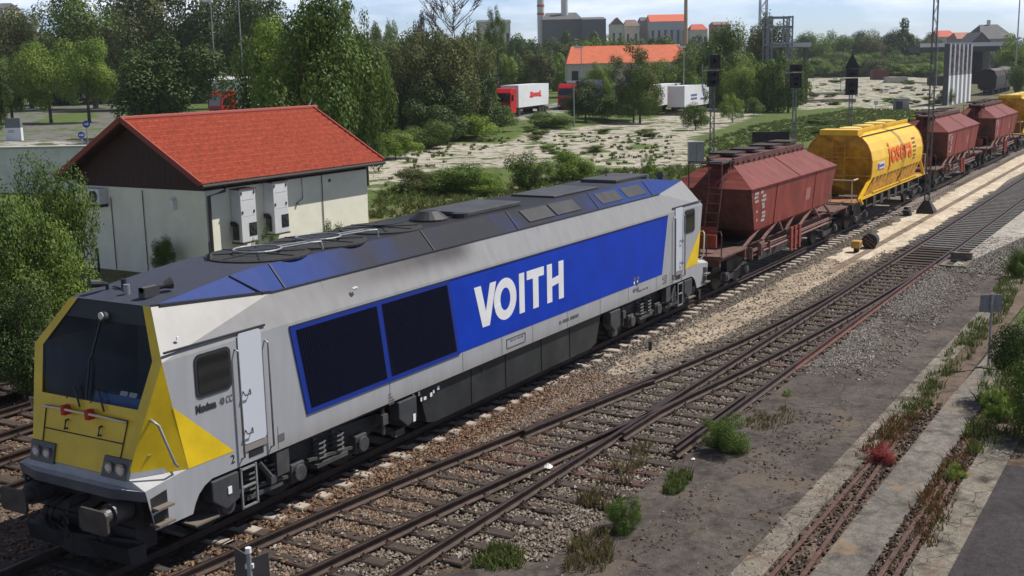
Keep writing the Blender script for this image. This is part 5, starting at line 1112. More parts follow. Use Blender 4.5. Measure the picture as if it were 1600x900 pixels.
board(tuple(pb), 'square grey sign board on a thin post among the weeds, seen from behind', hgt, 34*dep(pb)/FPX, 27*dep(pb)/FPX, YAW-math.pi/2, mat('plate_grey', (.22, .22, .23), .5, ns=4, na=.15))
mb = MB(); mb.prism([(-.25, -.2, 0), (.25, -.22, 0), (.22, .2, 0), (-.2, .24, 0)], (0, 0, .03)); tag(mb.build('concrete_pad', M_kerb, loc=(pb.x, pb.y, -.165)), 'small pale concrete pad at the foot of the square sign', 'pad')
D_ = 13.3; a = (409-PX)/FPX; pf = place(409, D_); zf = ztop(pf.x, pf.y, 861)
board((pf.x, pf.y, -.25), 'dark two winged sign board on a short post at the bottom edge, seen from behind', zf+.25, 27*D_/FPX, .36, YAW-math.pi/2+.0, mat('plate_brown', (.075, .062, .062), .6, ns=4, na=.2), wing=1)
# rails stub posts beside sand
for px, py, lb in ((1016, 547, 'short dark stake in the ballast beside the loco track'), ): 
    p = fz(px, py, -.22); mb = MB(); mb.tube([(0, 0, 0), (0, 0, .22)], .05, 8); mb.tube([(0, 0, .2), (0, 0, .24)], .06, 8); tag(mb.build('stake', M_dark, loc=p), lb, 'stake')
# white litter between the rails
for i, (px, py, w_, lb) in enumerate(((856, 730, .30, 'crumpled white plastic lying against the rail in the middle of the turnout'), (681, 865, .14, 'white scrap of litter beside the cut rail end'), (1299, 513, .22, 'white scrap of plastic beside the red rail end'), (1083, 718, .13, 'small white scrap on the platform edge'))):
    p = fz(px, py, -.16); mb = MB(); r_ = random.Random(i)
    pts = [(w_*.5*math.cos(a)*r_.uniform(.6, 1.1), w_*.32*math.sin(a)*r_.uniform(.6, 1.1), r_.uniform(0, .02)) for a in [k*2*math.pi/9 for k in range(9)]]
    for k in range(9): mb.poly(pts[k], pts[(k+1) % 9], (r_.uniform(-.02, .02), 0, w_*.28))
    tag(mb.build('litter', mat('litter_white', (.72, .72, .70), .6), loc=p), lb, 'litter')
# signals
def ks_signal(px, Y, py_top, py_bot, lb, kind, g='colour light signals standing behind the wagons'):
    d = ray(px, py_top); k = (Y-CAM.y)/d.y; p = CAM+d*k; h_ = p.z+.3; s_ = empty('signal', (p.x, p.y, -.3), lb, 'railway signal', g, rz=YAW-math.pi/2)
    dd = dep(p); hh = (py_bot-py_top)*dd/FPX; w_ = .30
    lattice_pole(s_, h_-hh*.5, .26, .24, mat('signal_mast_grey', (.20, .20, .205), .5, .4), step=.36)
    W_ = 19*dd/FPX
    mb = MB()
    if kind == 0:
        mb.box((.1, -.1, h_-hh*.22), (W_*.9, .3, hh*.42)); mb.box((0, -.1, h_-hh*.75), (W_, .3, hh*.48)); 
    else:
        mb.box((0, -.1, h_-hh*.16), (W_, .3, hh*.30)); mb.box((0, -.1, h_-hh*.68), (W_, .3, hh*.62))
    hd = mb.build('signal_head', mat('signal_black', (.012, .012, .013), .5), s_, bevel=.03)
    mb = MB()
    for z in (h_-hh*.2, h_-hh*.6, h_-hh*.85): mb.tube([(0, -.25, z), (0, -.5, z)], [.11, .12], 10, False)
    mb.build('lamp_hood', mat('signal_black', (.012, .012, .013), .5), hd)
    if kind == 2:
        mb = MB(); mb.prism([(-W_*.62, -.1, h_), (W_*.62, -.1, h_), (0, -.1, h_+W_*1.25)], (0, .05, 0)); mb.build('triangle_board', mat('signal_black', (.012, .012, .013), .5), s_)
    mb = MB(); mb.bb(-W_*.75, W_*.55, .1, .5, h_-hh*(.5 if kind == 0 else .37)-.03, h_-hh*(.5 if kind == 0 else .37)+.02)
    for a_ in (-W_*.75, W_*.55): mb.bar((a_, .5, h_-hh), (a_, .5, h_-hh*.2), .03)
    if kind == 0: mb.bar((-W_*.75, .5, h_-hh*.5), (W_*.55, .5, h_-hh*.5), .03); mb.bar((-W_*.75, .5, h_-hh), (W_*.55, .5, h_-hh), .03)
    mb.build('service_platform', M_galv, s_); return s_
ks_signal(1114, 13.5, 85, 135, 'black signal beside the grey cabinet, leftmost of the three', 0)
ks_signal(1243, 13.5, 100, 137, 'middle black signal with a plain square top, right of the lattice tower', 1)
ks_signal(1331, 13.5, 107, 148, 'black signal topped by a dark triangular board', 2)
p = gp(1088, 259); p = fz(1088, 258, -.3); k = 60/FPX
cb = empty('relay_cabinet', p, 'plain grey relay cabinet beside the leftmost signal', 'cabinet', rz=YAW-math.pi/2); dd = dep(p); w_, h_ = 24*dd/FPX, 35*dd/FPX
mb = MB(); mb.bb(-w_/2, w_/2, 0, .6, .05, h_); mb.build('casing', mat('cabinet_grey', (.27, .28, .29), .5, ns=3, na=.1), cb); mb = MB(); mb.bb(-w_/2-.05, w_/2+.05, -.05, .65, h_, h_+.06); mb.build('lid', M_galv, cb); mb = MB(); mb.bb(-.01, .01, -.012, 0, .1, h_-.05); mb.build('door_gap', M_dark, cb)
# buffer stop, red frame boxes
d = ray(1223, 214); k = (15-CAM.y)/d.y; p = CAM+d*k; bs = empty('buffer_stop', (p.x, 16, -.3), 'low black buffer stop of heavy beams in the grass left of the yellow wagon roof', 'buffer stop', rz=YAW-math.pi/2); s_ = dep(p)/FPX
mb = MB(); mb.box((0, 0, p.z+.3), (58*s_, .3, 16*s_)); mb.build('beam', M_black, bs); mb = MB(); [mb.bar((a*22*s_, 0, 0), (a*22*s_, 0, p.z+.7), .18) for a in (-1, 1)]; [mb.bar((a*22*s_, 0, p.z+.5), (a*30*s_, 1.6, 0), .14) for a in (-1, 1)]; mb.build('prop', mat('rust_light', (.22, .11, .07), .8), bs)
# fence posts by the hut
for i, (px, py, h_) in enumerate(((155, 425, .9), (195, 415, 1.3), (228, 418, 1.2), (278, 400, .7), (500, 388, .0))):
    if not h_: continue
    p = fz(px, py, -.3); mb = MB(); mb.tube([(0, 0, 0), (0, 0, h_)], .05, 8); mb.tube([(0, 0, h_), (0, 0, h_+.04)], .06, 8)
    if i == 2: mb.bar((-.05, 0, h_*.9), (-.7, .1, 0), .05)
    tag(mb.build('fence_post', M_dark, loc=p), ('thin dark post at the far corner of the hut gable', 'tall dark post under the hut gable', 'dark post with a slanting brace under the hut gable', 'short dark post near the hut corner')[i], 'post', 'old fence posts along the hut gable')
# ------------------------------------------------------------------ foliage prototypes (unit radius)
def leafmesh(name, seed, n, leaf, blobs, br=(.28, .5), shell=.55, flat=1, low=-.9, spiky=0):
    r = random.Random(seed); B_ = []
    while len(B_) < blobs:
        p = Vector((r.uniform(-1, 1), r.uniform(-1, 1), r.uniform(low, 1)))
        if p.length > .82 or (spiky and abs(p.x)+abs(p.y) > .9-.75*p.z): continue
        B_.append((p, r.uniform(*br)))
    vs = []; fs = []
    wts = [b_[1]**2 for b_ in B_]
    for i in range(n):
        c_, rad = r.choices(B_, wts)[0]
        d = Vector((r.gauss(0, 1), r.gauss(0, 1), r.gauss(0, 1)*.85)).normalized()
        k = rad*(shell+(1-shell)*r.random()**.6)*(1 if r.random() > .08 else 1.25)
        p = c_+d*k; p.z *= flat
        nrm = (d+Vector((r.uniform(-.8, .8), r.uniform(-.8, .8), r.uniform(-.3, 1.0)))).normalized()
        a = nrm.orthogonal().normalized(); a.rotate(Matrix.Rotation(r.uniform(0, 6.28), 3, nrm)); b_ = nrm.cross(a); s = leaf*r.uniform(.6, 1.35)
        q = len(vs); vs += [p-a*s, p+b_*s*.55, p+a*s, p-b_*s*.55]; fs.append((q, q+1, q+2, q+3))
    me = bpy.data.meshes.new(name); me.from_pydata([tuple(v) for v in vs], [], fs); me.update(); return me
LEAF = {
 'green': island('leaves_green', [(0.053, 0.092, 0.016), (0.099, 0.159, 0.027), (0.165, 0.232, 0.042)], .6, .28, .3, 1.6),
 'dark': island('leaves_dark', [(0.029, 0.055, 0.013), (0.055, 0.092, 0.020), (0.099, 0.135, 0.029)], .6, .2, .3, 1.6),
 'bright': island('leaves_bright', [(0.099, 0.165, 0.022), (0.171, 0.258, 0.034), (0.263, 0.342, 0.060)], .6, .32, .3, 1.6),
 'olive': island('leaves_olive', [(0.066, 0.086, 0.028), (0.118, 0.135, 0.042), (0.184, 0.190, 0.065)], .65, .25, .25, 1.6),
 'purple': island('leaves_purple', [(.02, .012, .016), (.04, .022, .028), (.06, .03, .035)], .6, .2, .3, 1.6),
}
PROTO = {
 'near': [leafmesh('near_leaves', 1, 22000, .024, 30, (.22, .42)), leafmesh('near_leaves', 2, 22000, .024, 34, (.2, .4))],
 'broad': [leafmesh('broad_leaves', s, 19000, .028, 34, (.17, .40)) for s in (3, 4, 5, 15)],
 'airy': [leafmesh('airy_leaves', s, 9000, .027, 46, (.13, .27), .3, low=-1) for s in (6, 7)],
 'bush': [leafmesh('bush_leaves', s, 12000, .034, 22, (.22, .48), low=-.7) for s in (8, 9, 16)],
 'far': [leafmesh('far_leaves', s, 5000, .052, 20, (.2, .46), .6) for s in (10, 11, 12, 17)],
 'cone': [leafmesh('cone_leaves', 13, 6000, .05, 26, (.2, .36), spiky=1)],
}
M_bark = mat('bark', (.075, .058, .045), .9, ns=6, na=.4, bump=.5); M_palebark = mat('pale_bark', (.21, .18, .14), .9, ns=6, na=.3)
def trunkmesh(seed, h, pale=0, branches=7, lean=.05, bare=0, th=1.0):
    r = random.Random(seed); mb = MB(); top = Vector((r.uniform(-lean, lean)*h, r.uniform(-lean, lean)*h, h*.8))
    pts = [Vector((0, 0, -.25)), Vector((0, 0, h*.25)), top*.6+Vector((r.uniform(-.03, .03)*h, 0, h*.05)), top]
    mb.tube(pts, [h*.024*th, h*.018*th, h*.011*th, h*.003*th], 8)
    for k in range(branches):
        t_ = r.uniform(.3, .85); b0 = pts[1].lerp(pts[3], t_); a = r.uniform(0, 6.28); ln = h*(r.uniform(.2, .36) if bare else r.uniform(.12, .22))
        b1 = b0+Vector((math.cos(a)*ln*.5, math.sin(a)*ln*.5, ln*.4)); b2 = b1+Vector((math.cos(a)*ln*.35, math.sin(a)*ln*.35, ln*.55)); mb.tube([b0, b1, b2], [h*.009*th, h*.005*th, h*.0015*th], 6)
        for j in range(6 if bare else 2):
            a2_ = a+r.uniform(-1.2, 1.2); s0 = b1.lerp(b2, r.random()); e0 = s0+Vector((math.cos(a2_), math.sin(a2_), r.uniform(.4, 1.4)))*ln*.35; mb.tube([s0, e0], [h*.004, h*.001], 4)
            if bare:
                for q_ in range(5): s1 = s0.lerp(e0, r.random()); mb.tube([s1, s1+Vector((r.uniform(-1, 1), r.uniform(-1, 1), r.uniform(.2, 1.4)))*ln*.16], [h*.0022, h*.0008], 3)
    return mb
TN = 0
def tree(px, D, top, hw, kind, col, label, group=None, base=None, crown0=.25, name=None, cat=None, pale=0, asp=1.0, bare=False):
    """a tree in picture column px at depth D (metres); top and hw measured in the picture"""
    global TN; TN += 1
    if D is None: P = gp(px, base); P = Vector((P.x, P.y, H(P.x, P.y)))
    else: P = place(px, D)
    h = ztop(P.x, P.y, top)-P.z; dd = dep(P); rx = hw*dd/FPX
    bushy = kind == 'bush' or crown0 < .12
    root = empty(name or ('bush' if bushy else 'tree'), P, label, cat or ('bush' if bushy else 'tree'), group, rz=TN*1.7)
    r = random.Random(TN)
    if bare: trunkmesh(TN, h, branches=18, bare=1, th=.5).build('trunk', M_bark, root); return root
    rx *= 1.2 if kind == 'near' else 1.06 if kind in ('bush', 'broad') else 1
    z0 = h*crown0; rz = (h-z0)/2*(1.1 if kind == 'near' else 1)
    me = PROTO[kind][TN % len(PROTO[kind])]
    key = (me.name, col)
    if key not in PCACHE:
        m2 = me.copy(); m2.materials.clear(); m2.materials.append(LEAF[col]); PCACHE[key] = m2
    c_ = bpy.data.objects.new('crown', PCACHE[key]); C.objects.link(c_); c_.parent = root; c_.location = (0, 0, z0+rz); c_.scale = (rx, rx*asp, rz*1.04)
    trunkmesh(TN, h*.95, branches=0 if kind in ('far', 'bush', 'cone') else 6, th=.55 if kind == 'airy' else 1).build('trunk' if not bushy else 'stem', M_palebark if pale else M_bark, root)
    return root
PCACHE = {}
# near shrubs left of the hut
tree(22, 29.5, 300, 82, 'near', 'green', 'big leafy shrub at the left edge, beyond the locomotive nose and the rusty tracks', base=None, crown0=.02)
tree(92, 35, 262, 56, 'near', 'green', 'tall loose shrub between the left edge shrub and the hut gable', crown0=.03)
tree(60, 33, 330, 75, 'near', 'bright', 'sunlit middle shrub of the thicket left of the hut', crown0=.02)
tree(38, 27.6, 452, 62, 'near', 'dark', 'low dark shrub right beside the rails at the left edge', crown0=.0)
tree(258, 44.0, 370, 17, 'near', 'green', 'small leafy shrub growing at the shaded hut wall', crown0=.1)
for px, top, hw, lb in ((590, 338, 34, 'green weeds rising behind the locomotive roof in front of the hut'), (480, 352, 25, 'sparse leafy shoots under the two tall air conditioners')): tree(px-70 if px == 590 else px-60, 38.5, top, hw, 'airy', 'green', lb, crown0=.2, name='weed_shrub', cat='shrub')
# trees round the parking place, left
tree(-2, 88, 88, 30, 'broad', 'dark', 'dark tree cut by the left edge above the grey information pillar', crown0=.35)
tree(20, 150, 78, 34, 'broad', 'green', 'leftmost tree of the sunlit row beyond the parking place', 'row of trees beyond the parking place', crown0=.14)
tree(80, 148, 60, 46, 'broad', 'bright', 'middle tree of the sunlit row beyond the parking place, by the lamp post', 'row of trees beyond the parking place', crown0=.14)
tree(140, 146, 64, 46, 'broad', 'bright', 'rightmost tree of the sunlit row beyond the parking place', 'row of trees beyond the parking place', crown0=.14)
tree(255, 112, 44, 92, 'broad', 'dark', 'broad dark tree directly above the left half of the hut ridge', crown0=.08, name='tree', cat='tree')
for i, (px, top, hw, D, col, lb) in enumerate(((50, -4, 60, 215, 'olive', 'reddish green tree at the upper left corner'), (150, -25, 75, 205, 'green', 'tall tree behind the sunlit row, left of the first lamp posts'), (235, -40, 70, 195, 'olive', 'tall pale green tree behind the broad dark tree'), (330, -45, 75, 190, 'dark', 'tall dark tree between the two thin lamp posts'), (405, -30, 62, 170, 'dark', 'tall dark tree right of the second lamp post'), (10, 20, 50, 235, 'green', 'tree at the left edge behind the sunlit row'))):
    tree(px, D, top, hw, 'broad', col, lb, 'tall trees along the upper left', crown0=.12)
tree(505, 68, -14, 92, 'broad', 'green', 'large full tree rising straight behind the right end of the hut roof', crown0=.06, cat='tree', name='tree')
tree(470, 76, -4, 72, 'broad', 'bright', 'light green crown between the big tree and the large full tree behind the hut', crown0=.25, name='tree', cat='tree')
tree(432, 82, 8, 62, 'broad', 'green', 'big tree above the middle of the hut ridge', crown0=.1, name='tree', cat='tree')
tree(572, 78, 40, 44, 'broad', 'green', 'slender tree at the right side of the large full tree', crown0=.06, name='tree', cat='tree')
tree(560, 92, -30, 38, 'airy', 'olive', 'thin tree whose sparse top leaves stand against the sky', crown0=.2)
tree(640, 122, 42, 58, 'broad', 'olive', 'thin stemmed olive green tree left of the dark shrubs', 'thin stemmed olive trees in the middle', crown0=.04, name='tree', cat='tree', pale=1)
tree(692, 120, 34, 55, 'broad', 'olive', 'thin stemmed olive green tree directly above the dark shrubs', 'thin stemmed olive trees in the middle', crown0=.04, name='tree', cat='tree', pale=1)
tree(745, 124, 32, 42, 'airy', 'olive', 'thin stemmed olive green tree just left of the red truck', 'thin stemmed olive trees in the middle', crown0=.15, pale=1)
tree(665, 132, 52, 62, 'broad', 'olive', 'dense olive tree standing behind the thin stemmed ones', crown0=.1, name='tree', cat='tree')
tree(735, 138, 42, 40, 'broad', 'olive', 'dense dull green tree left of the red truck', crown0=.1, name='tree', cat='tree')
tree(710, 190, -14, 55, 'airy', 'olive', 'bare branched tree showing against the sky above the olive trees', bare=True)
tree(778, 200, 4, 20, 'airy', 'green', 'small sparse tree on the skyline left of the striped tower', crown0=.4)
tree(688, None, 132, 50, 'bush', 'dark', 'dark round shrub at the edge of the pale slabs', base=224, crown0=.0)
tree(744, None, 108, 40, 'bush', 'dark', 'tall dark shrub left of the access road', base=214, crown0=.0)
tree(618, None, 205, 38, 'bush', 'bright', 'light green bush just right of the hut roof end', base=248, crown0=.0)
tree(668, None, 186, 40, 'bush', 'green', 'mid green bush between the hut roof end and the dark shrubs', base=232, crown0=.0)
tree(722, None, 176, 58, 'bush', 'bright', 'wide light green bush below the dark shrubs', base=218, crown0=.0)
tree(780, None, 160, 26, 'bush', 'green', 'small bush at the right end of the shrub belt by the road', base=205, crown0=.0)
tree(712, None, 251, 54, 'bush', 'green', 'wide dark green bush on the slabs above the locomotive roof', base=303, crown0=.0)
tree(655, None, 262, 38, 'bush', 'olive', 'brownish low bush left of the wide dark green bush', base=300, crown0=.0)
tree(762, None, 270, 42, 'bush', 'bright', 'low light green growth between the two bushes above the locomotive roof', base=303, crown0=.0)
tree(825, None, 233, 34, 'bush', 'green', 'round bush above the middle of the locomotive roof', base=297, crown0=.0)
tree(895, None, 235, 38, 'bush', 'bright', 'light green bush right of the round bush above the locomotive', base=285, crown0=.0)
tree(1012, None, 236, 13, 'airy', 'bright', 'thin sapling left of the grey cabinet', base=285, crown0=.1, name='sapling', cat='sapling')
tree(862, None, 172, 38, 'bush', 'green', 'low bush in the grass just below the access road', base=200, crown0=.0)
tree(915, 150, 122, 34, 'bush', 'dark', 'dark bush in front of the left end of the orange roofed building', crown0=.0)
tree(945, None, 152, 52, 'bush', 'green', 'wide green bush below the orange roofed building', base=187, crown0=.0)
tree(990, 150, 60, 46, 'airy', 'olive', 'sparse yellow green tree in front of the orange roof', crown0=.15)
tree(1000, 148, 108, 34, 'broad', 'green', 'green tree hiding the front of the white trailers', crown0=.0, name='tree', cat='tree')
for px, top, hw, lb in ((938, 92, 24, 'small light green tree in front of the left part of the orange roofed building'), (1030, 88, 32, 'light green tree in front of the right part of the orange roofed building'), (1066, 96, 24, 'dark green tree at the right end wall of the orange roofed building')): tree(px, 192, top, hw, 'broad', 'bright' if px < 1050 else 'green', lb, crown0=.0, name='tree', cat='tree')
tree(1087, None, 162, 20, 'bush', 'green', 'round bush just left of the leftmost signal mast', base=203, crown0=.0)
tree(1144, None, 143, 24, 'airy', 'bright', 'loose light green bush right of the leftmost signal mast', base=192, crown0=.0)
tree(1178, None, 152, 16, 'bush', 'green', 'small dark bush at the left foot of the lattice tower', base=181, crown0=.0)
for px, D, top, hw, col, lb in ((1085, 205, 66, 34, 'green', 'tree at the right end of the orange roof'), (1125, 190, 42, 52, 'green', 'broad tree behind the leftmost signal'), (1192, 215, 12, 40, 'olive', 'tall tree behind the lattice tower, highest on the right skyline'), (1165, 178, 94, 38, 'bright', 'bright light green tree left of the lattice tower'), (1215, 200, 90, 34, 'green', 'tree seen through the lattice tower')): tree(px, D, top, hw, 'broad', col, lb, crown0=.02, name='tree', cat='tree')
hedge = ((1250, 455, 53, 30, 'green'), (1287, 455, 44, 36, 'bright'), (1325, 455, 49, 34, 'green'), (1352, 455, 45, 30, 'olive'), (1390, 455, 49, 34, 'dark'), (1438, 455, 47, 34, 'olive'), (1265, 415, 88, 38, 'bright'), (1310, 415, 80, 36, 'green'), (1345, 415, 86, 32, 'bright'), (1385, 415, 76, 34, 'green'), (1425, 415, 84, 32, 'green'), (1455, 415, 76, 26, 'bright'))
pos = ('behind the middle signal', 'just right of the middle signal, light green', 'left of the signal with the triangular board', 'right behind the triangular board', 'left of the dark conifer', 'right of the dark conifer')
for i, (px, D, top, hw, col) in enumerate(hedge):
    lb = ('upper tree of the long thicket, '+pos[i]) if i < 6 else 'lower tree of the thicket, '+('beside the middle signal head', 'between the last two signals', 'under the triangular board signal', 'above the red container', 'under the dark conifer', 'beside the white columns')[i-6]
    tree(px, D, top, hw, 'broad', col, lb, 'thicket behind the signals', crown0=.0, name='tree', cat='tree')
r_ = random.Random(31)
for i in range(22):
    px = 1238+i*10.5+r_.uniform(-4, 4)
    tree(px, r_.uniform(385, 400), 96+r_.uniform(-10, 12), r_.uniform(20, 30), 'far', r_.choice(['bright', 'bright', 'green', 'green', 'olive']), 'light green scrub tree at the front edge of the thicket behind the signals', 'scrub at the front of the thicket', crown0=.0, name='tree', cat='tree')
for i in range(16):
    px = 1080+i*11+r_.uniform(-4, 4)
    tree(px, r_.uniform(172, 200), 88+r_.uniform(-12, 14), r_.uniform(22, 30), 'far', r_.choice(['bright', 'green', 'green']), 'scrub tree behind the leftmost signal and the lattice tower', 'scrub behind the lattice tower', crown0=.0, name='tree', cat='tree')
for i in range(19):
    px = 590+i*9+r_.uniform(-4, 4)
    tree(px, r_.uniform(118, 150), 100+r_.uniform(-24, 20), r_.uniform(26, 38), 'far', r_.choice(['olive', 'green', 'dark']), 'undergrowth tree behind the thin stemmed olive trees', 'undergrowth behind the olive trees', crown0=.0, name='tree', cat='tree')
for i in range(30):
    px = -10+i*20+r_.uniform(-4, 4)
    tree(px, r_.uniform(225, 250), 55+r_.uniform(-20, 20), r_.uniform(38, 50), 'far', r_.choice(['olive', 'green', 'dark']), 'tree of the deep wood behind the parking place', 'deep wood at the left', crown0=.0, name='tree', cat='tree')
tree(1411, 430, 25, 27, 'cone', 'dark', 'dark conifer, the highest tree of the thicket behind the signals', crown0=.02, name='conifer', cat='conifer')
tree(1476, 190, 138, 17, 'bush', 'green', 'small green bush at the foot of the white columns', crown0=.0)
tree(614, 420, 18, 13, 'far', 'bright', 'round light green tree on the skyline beside the large full tree', crown0=.1)
tree(660, 420, 17, 15, 'far', 'purple', 'round purple leaved tree on the skyline', crown0=.1)
tree(595, 410, 28, 16, 'far', 'green', 'dark green tree on the skyline left of the round light one', crown0=.05, name='tree', cat='tree')
tree(1583, 300, 44, 30, 'far', 'bright', 'light green tree beyond the bridge at the right edge', crown0=.1)
tree(1590, 230, 92, 18, 'far', 'green', 'tree under the bridge at the right edge', crown0=.0, name='tree', cat='tree')
tree(1590, 300, 76, 12, 'far', 'bright', 'small tree behind the bridge piers', crown0=.0, name='tree', cat='tree')
r_ = random.Random(21)
for i in range(46):
    px = 560+i*12+r_.uniform(-5, 5); D = r_.uniform(300, 390)
    if px > 1130: continue
    y_ = 52+r_.uniform(-8, 10) if px < 800 else 53+r_.uniform(-8, 12)
    tree(px, D, y_, r_.uniform(20, 32), 'far', r_.choice(['green', 'green', 'bright', 'dark', 'olive']), 'tree of the hazy far treeline below the skyline buildings', 'far treeline below the town', crown0=.0, name='tree', cat='tree')
for i in range(30):
    px = 770+i*12+r_.uniform(-5, 5); D = r_.uniform(235, 290)
    if 880 < px < 1080 and D < 262: D = 275
    tree(px, D, (78 if px < 885 or px > 1075 else 62)+r_.uniform(-8, 8), r_.uniform(20, 30), 'far', r_.choice(['green', 'bright', 'dark', 'olive']), 'tree of the belt behind the trucks and the orange roofed building', 'tree belt behind the trucks', crown0=.0, name='tree', cat='tree')
for i in range(14):
    px = 1140+i*36; tree(px, 520+r_.uniform(-40, 40), 62-(px-1140)*.02+r_.uniform(-4, 6), r_.uniform(20, 30), 'far', r_.choice(['green', 'olive']), 'tree of the far treeline on the right horizon', 'far treeline on the right', crown0=.0, name='tree', cat='tree')

r_ = random.Random(77)
for i in range(44):
    if i < 22: px, py, hw_ = r_.uniform(1240, 1465), r_.uniform(126, 166), r_.uniform(7, 15)
    elif i < 36: px, py, hw_ = r_.uniform(620, 1080), r_.uniform(196, 250), r_.uniform(9, 20)
    else: px, py, hw_ = r_.uniform(1110, 1450), r_.uniform(182, 215), r_.uniform(14, 26)
    tree(px, None, py-hw_*.55, hw_, 'far', r_.choice(['green', 'bright', 'olive', 'green']), 'low weedy clump growing between the broken slabs of the yard', 'weedy clumps in the yard', base=py, crown0=.0, name='weed_clump', cat='weeds')
# ------------------------------------------------------------------ foreground plants
tree(1133, None, 652, 45, 'near', 'green', 'round green bush growing out of the old platform', base=716, crown0=.0, asp=.7)
tree(975, None, 776, 25, 'near', 'green', 'upright green plant at the platform edge near the bottom', base=845, crown0=.0, name='plant', cat='plant')
tree(1230, None, 606, 10, 'airy', 'bright', 'thin weed on the platform beside the gravel patch', base=630, crown0=.0, name='plant', cat='plant')
tree(1490, None, 722, 22, 'airy', 'bright', 'light green weed between the right sunken rails', base=760, crown0=.0, name='plant', cat='plant')
LEAF['red'] = island('leaves_red', [(.16, .02, .02), (.28, .035, .03), (.36, .07, .05)], .6, .2, .3)
tree(1374, None, 697, 24, 'near', 'red', 'bright red weed beside the left sunken rails', base=732, crown0=.0, name='plant', cat='plant')
p = gp(1600, 560)
tree(1606, None, 490, 46, 'near', 'dark', 'dark shrub at the right edge leaning over the concrete strip', base=640, crown0=.0)
tree(1640, None, 560, 62, 'near', 'green', 'green shrub cut by the right edge below the dark one', base=700, crown0=.0)
tree(1590, None, 388, 20, 'near', 'green', 'small shrub at the right edge above the sign board', base=440, crown0=.0)
tree(1555, None, 596, 30, 'airy', 'bright', 'light weeds at the foot of the right edge shrubs', base=665, crown0=.0, name='plant', cat='plant')
def grass(name, label, P, n, h, cols, wob=.35, z=None, w_=.012, seed=1):
    r = random.Random(seed); xs_ = [q[0] for q in P]; ys_ = [q[1] for q in P]; vs = []; fs = []; k = 0
    cl = [(r.uniform(min(xs_), max(xs_)), r.uniform(min(ys_), max(ys_))) for _ in range(max(30, n//8))]; cl = [c_ for c_ in cl if inpoly(c_[0], c_[1], P)]
    while k < n and cl:
        c_ = r.choice(cl); x = c_[0]+r.gauss(0, .09); y = c_[1]+r.gauss(0, .09)
        if not inpoly(x, y, P): k += .2; continue
        zz = (z if z is not None else H(x, y)); a = r.uniform(0, 6.28); hh = h*r.uniform(.4, 1.2); ww = w_*r.uniform(.7, 1.4); lx, ly = r.gauss(0, wob)*hh, r.gauss(0, wob)*hh; q = len(vs)
        vs += [(x-ww*math.cos(a), y-ww*math.sin(a), zz), (x+ww*math.cos(a), y+ww*math.sin(a), zz), (x+lx*.4+ww*.8*math.cos(a), y+ly*.4+ww*.8*math.sin(a), zz+hh*.6), (x+lx, y+ly, zz+hh), (x+lx*.4-ww*.8*math.cos(a), y+ly*.4-ww*.8*math.sin(a), zz+hh*.6)]; fs.append((q, q+1, q+2, q+3, q+4)); k += 1
    me = bpy.data.meshes.new(name); me.from_pydata(vs, [], fs); me.materials.append(island('blades_'+str(cols), {0: [(.06, .10, .025), (.115, .16, .04), (.21, .21, .07)], 1: [(.14, .11, .05), (.22, .18, .09), (.10, .11, .04)], 2: [(.16, .05, .03), (.20, .12, .05), (.10, .12, .03)]}[cols], .7, .3)); o = bpy.data.objects.new(name, me); C.objects.link(o); return tag(o, label, 'grass', kind='stuff')
def WZ(pts, z=-.2): return [tuple(fz(px, py, z)[:2]) for px, py in pts]
grass('grass', 'green grass strip growing along the kerb at the right', WZ([(1385, 650), (1450, 590), (1520, 500), (1570, 430), (1600, 395), (1600, 440), (1570, 500), (1500, 580), (1440, 655)]), 3600, .17, 0, z=-.2, seed=1)
grass('grass', 'grass tufts in the left sunken rail groove', WZ([(1330, 720), (1390, 655), (1440, 650), (1400, 700)]), 700, .18, 2, z=-.2, seed=2)
grass('grass', 'rusty weeds in the right sunken rail groove', WZ([(1420, 800), (1490, 700), (1530, 680), (1500, 770), (1460, 880), (1425, 890)]), 900, .16, 2, z=-.2, seed=3)
grass('grass', 'weeds growing beside the right edge shrubs', WZ([(1500, 700), (1530, 600), (1570, 540), (1600, 520), (1600, 690), (1520, 720)]), 1500, .25, 0, z=-.18, seed=4)
grass('grass', 'grass tuft at the cut edge of the platform', WZ([(735, 885), (770, 855), (830, 860), (815, 893), (760, 898)]), 900, .16, 0, z=-.2, seed=5)
grass('grass', 'dry weeds below the upright green plant', WZ([(880, 900), (890, 850), (950, 830), (960, 880), (940, 900)]), 520, .19, 1, z=-.165, seed=6)
grass('grass', 'grass tuft between the round bush and the upright plant', WZ([(1035, 775), (1045, 745), (1085, 735), (1080, 765), (1050, 780)]), 500, .14, 0, z=-.165, seed=7)
grass('grass', 'sparse weeds around the round bush on the platform', WZ([(1160, 668), (1180, 640), (1240, 640), (1250, 660), (1190, 680)]), 400, .10, 1, z=-.165, seed=8)
grass('grass', 'dry stalks beside the turnout rails', WZ([(900, 790), (990, 700), (1040, 660), (1000, 740), (950, 800)]), 400, .24, 1, z=-.2, seed=9)
grass('grass', 'tall grass bank behind the red wagon', WZ([(1100, 262), (1090, 225), (1180, 195), (1330, 170), (1460, 172), (1460, 190), (1330, 205), (1180, 240)], -.3), 22000, .26, 0, seed=10, w_=.05, wob=.8)
grass('grass', 'rough grass between the loco roof and the pale slabs', WZ([(570, 340), (600, 290), (780, 290), (960, 265), (1100, 258), (1100, 285), (900, 300), (700, 345)], -.3), 12000, .32, 0, seed=11, w_=.03, wob=.7)
grass('grass', 'rough grass behind the rails at the left', [(2, 11.6), (30, 11.6), (30, 17), (10, 17), (2, 14)], 6000, .4, 0, seed=12, w_=.02)
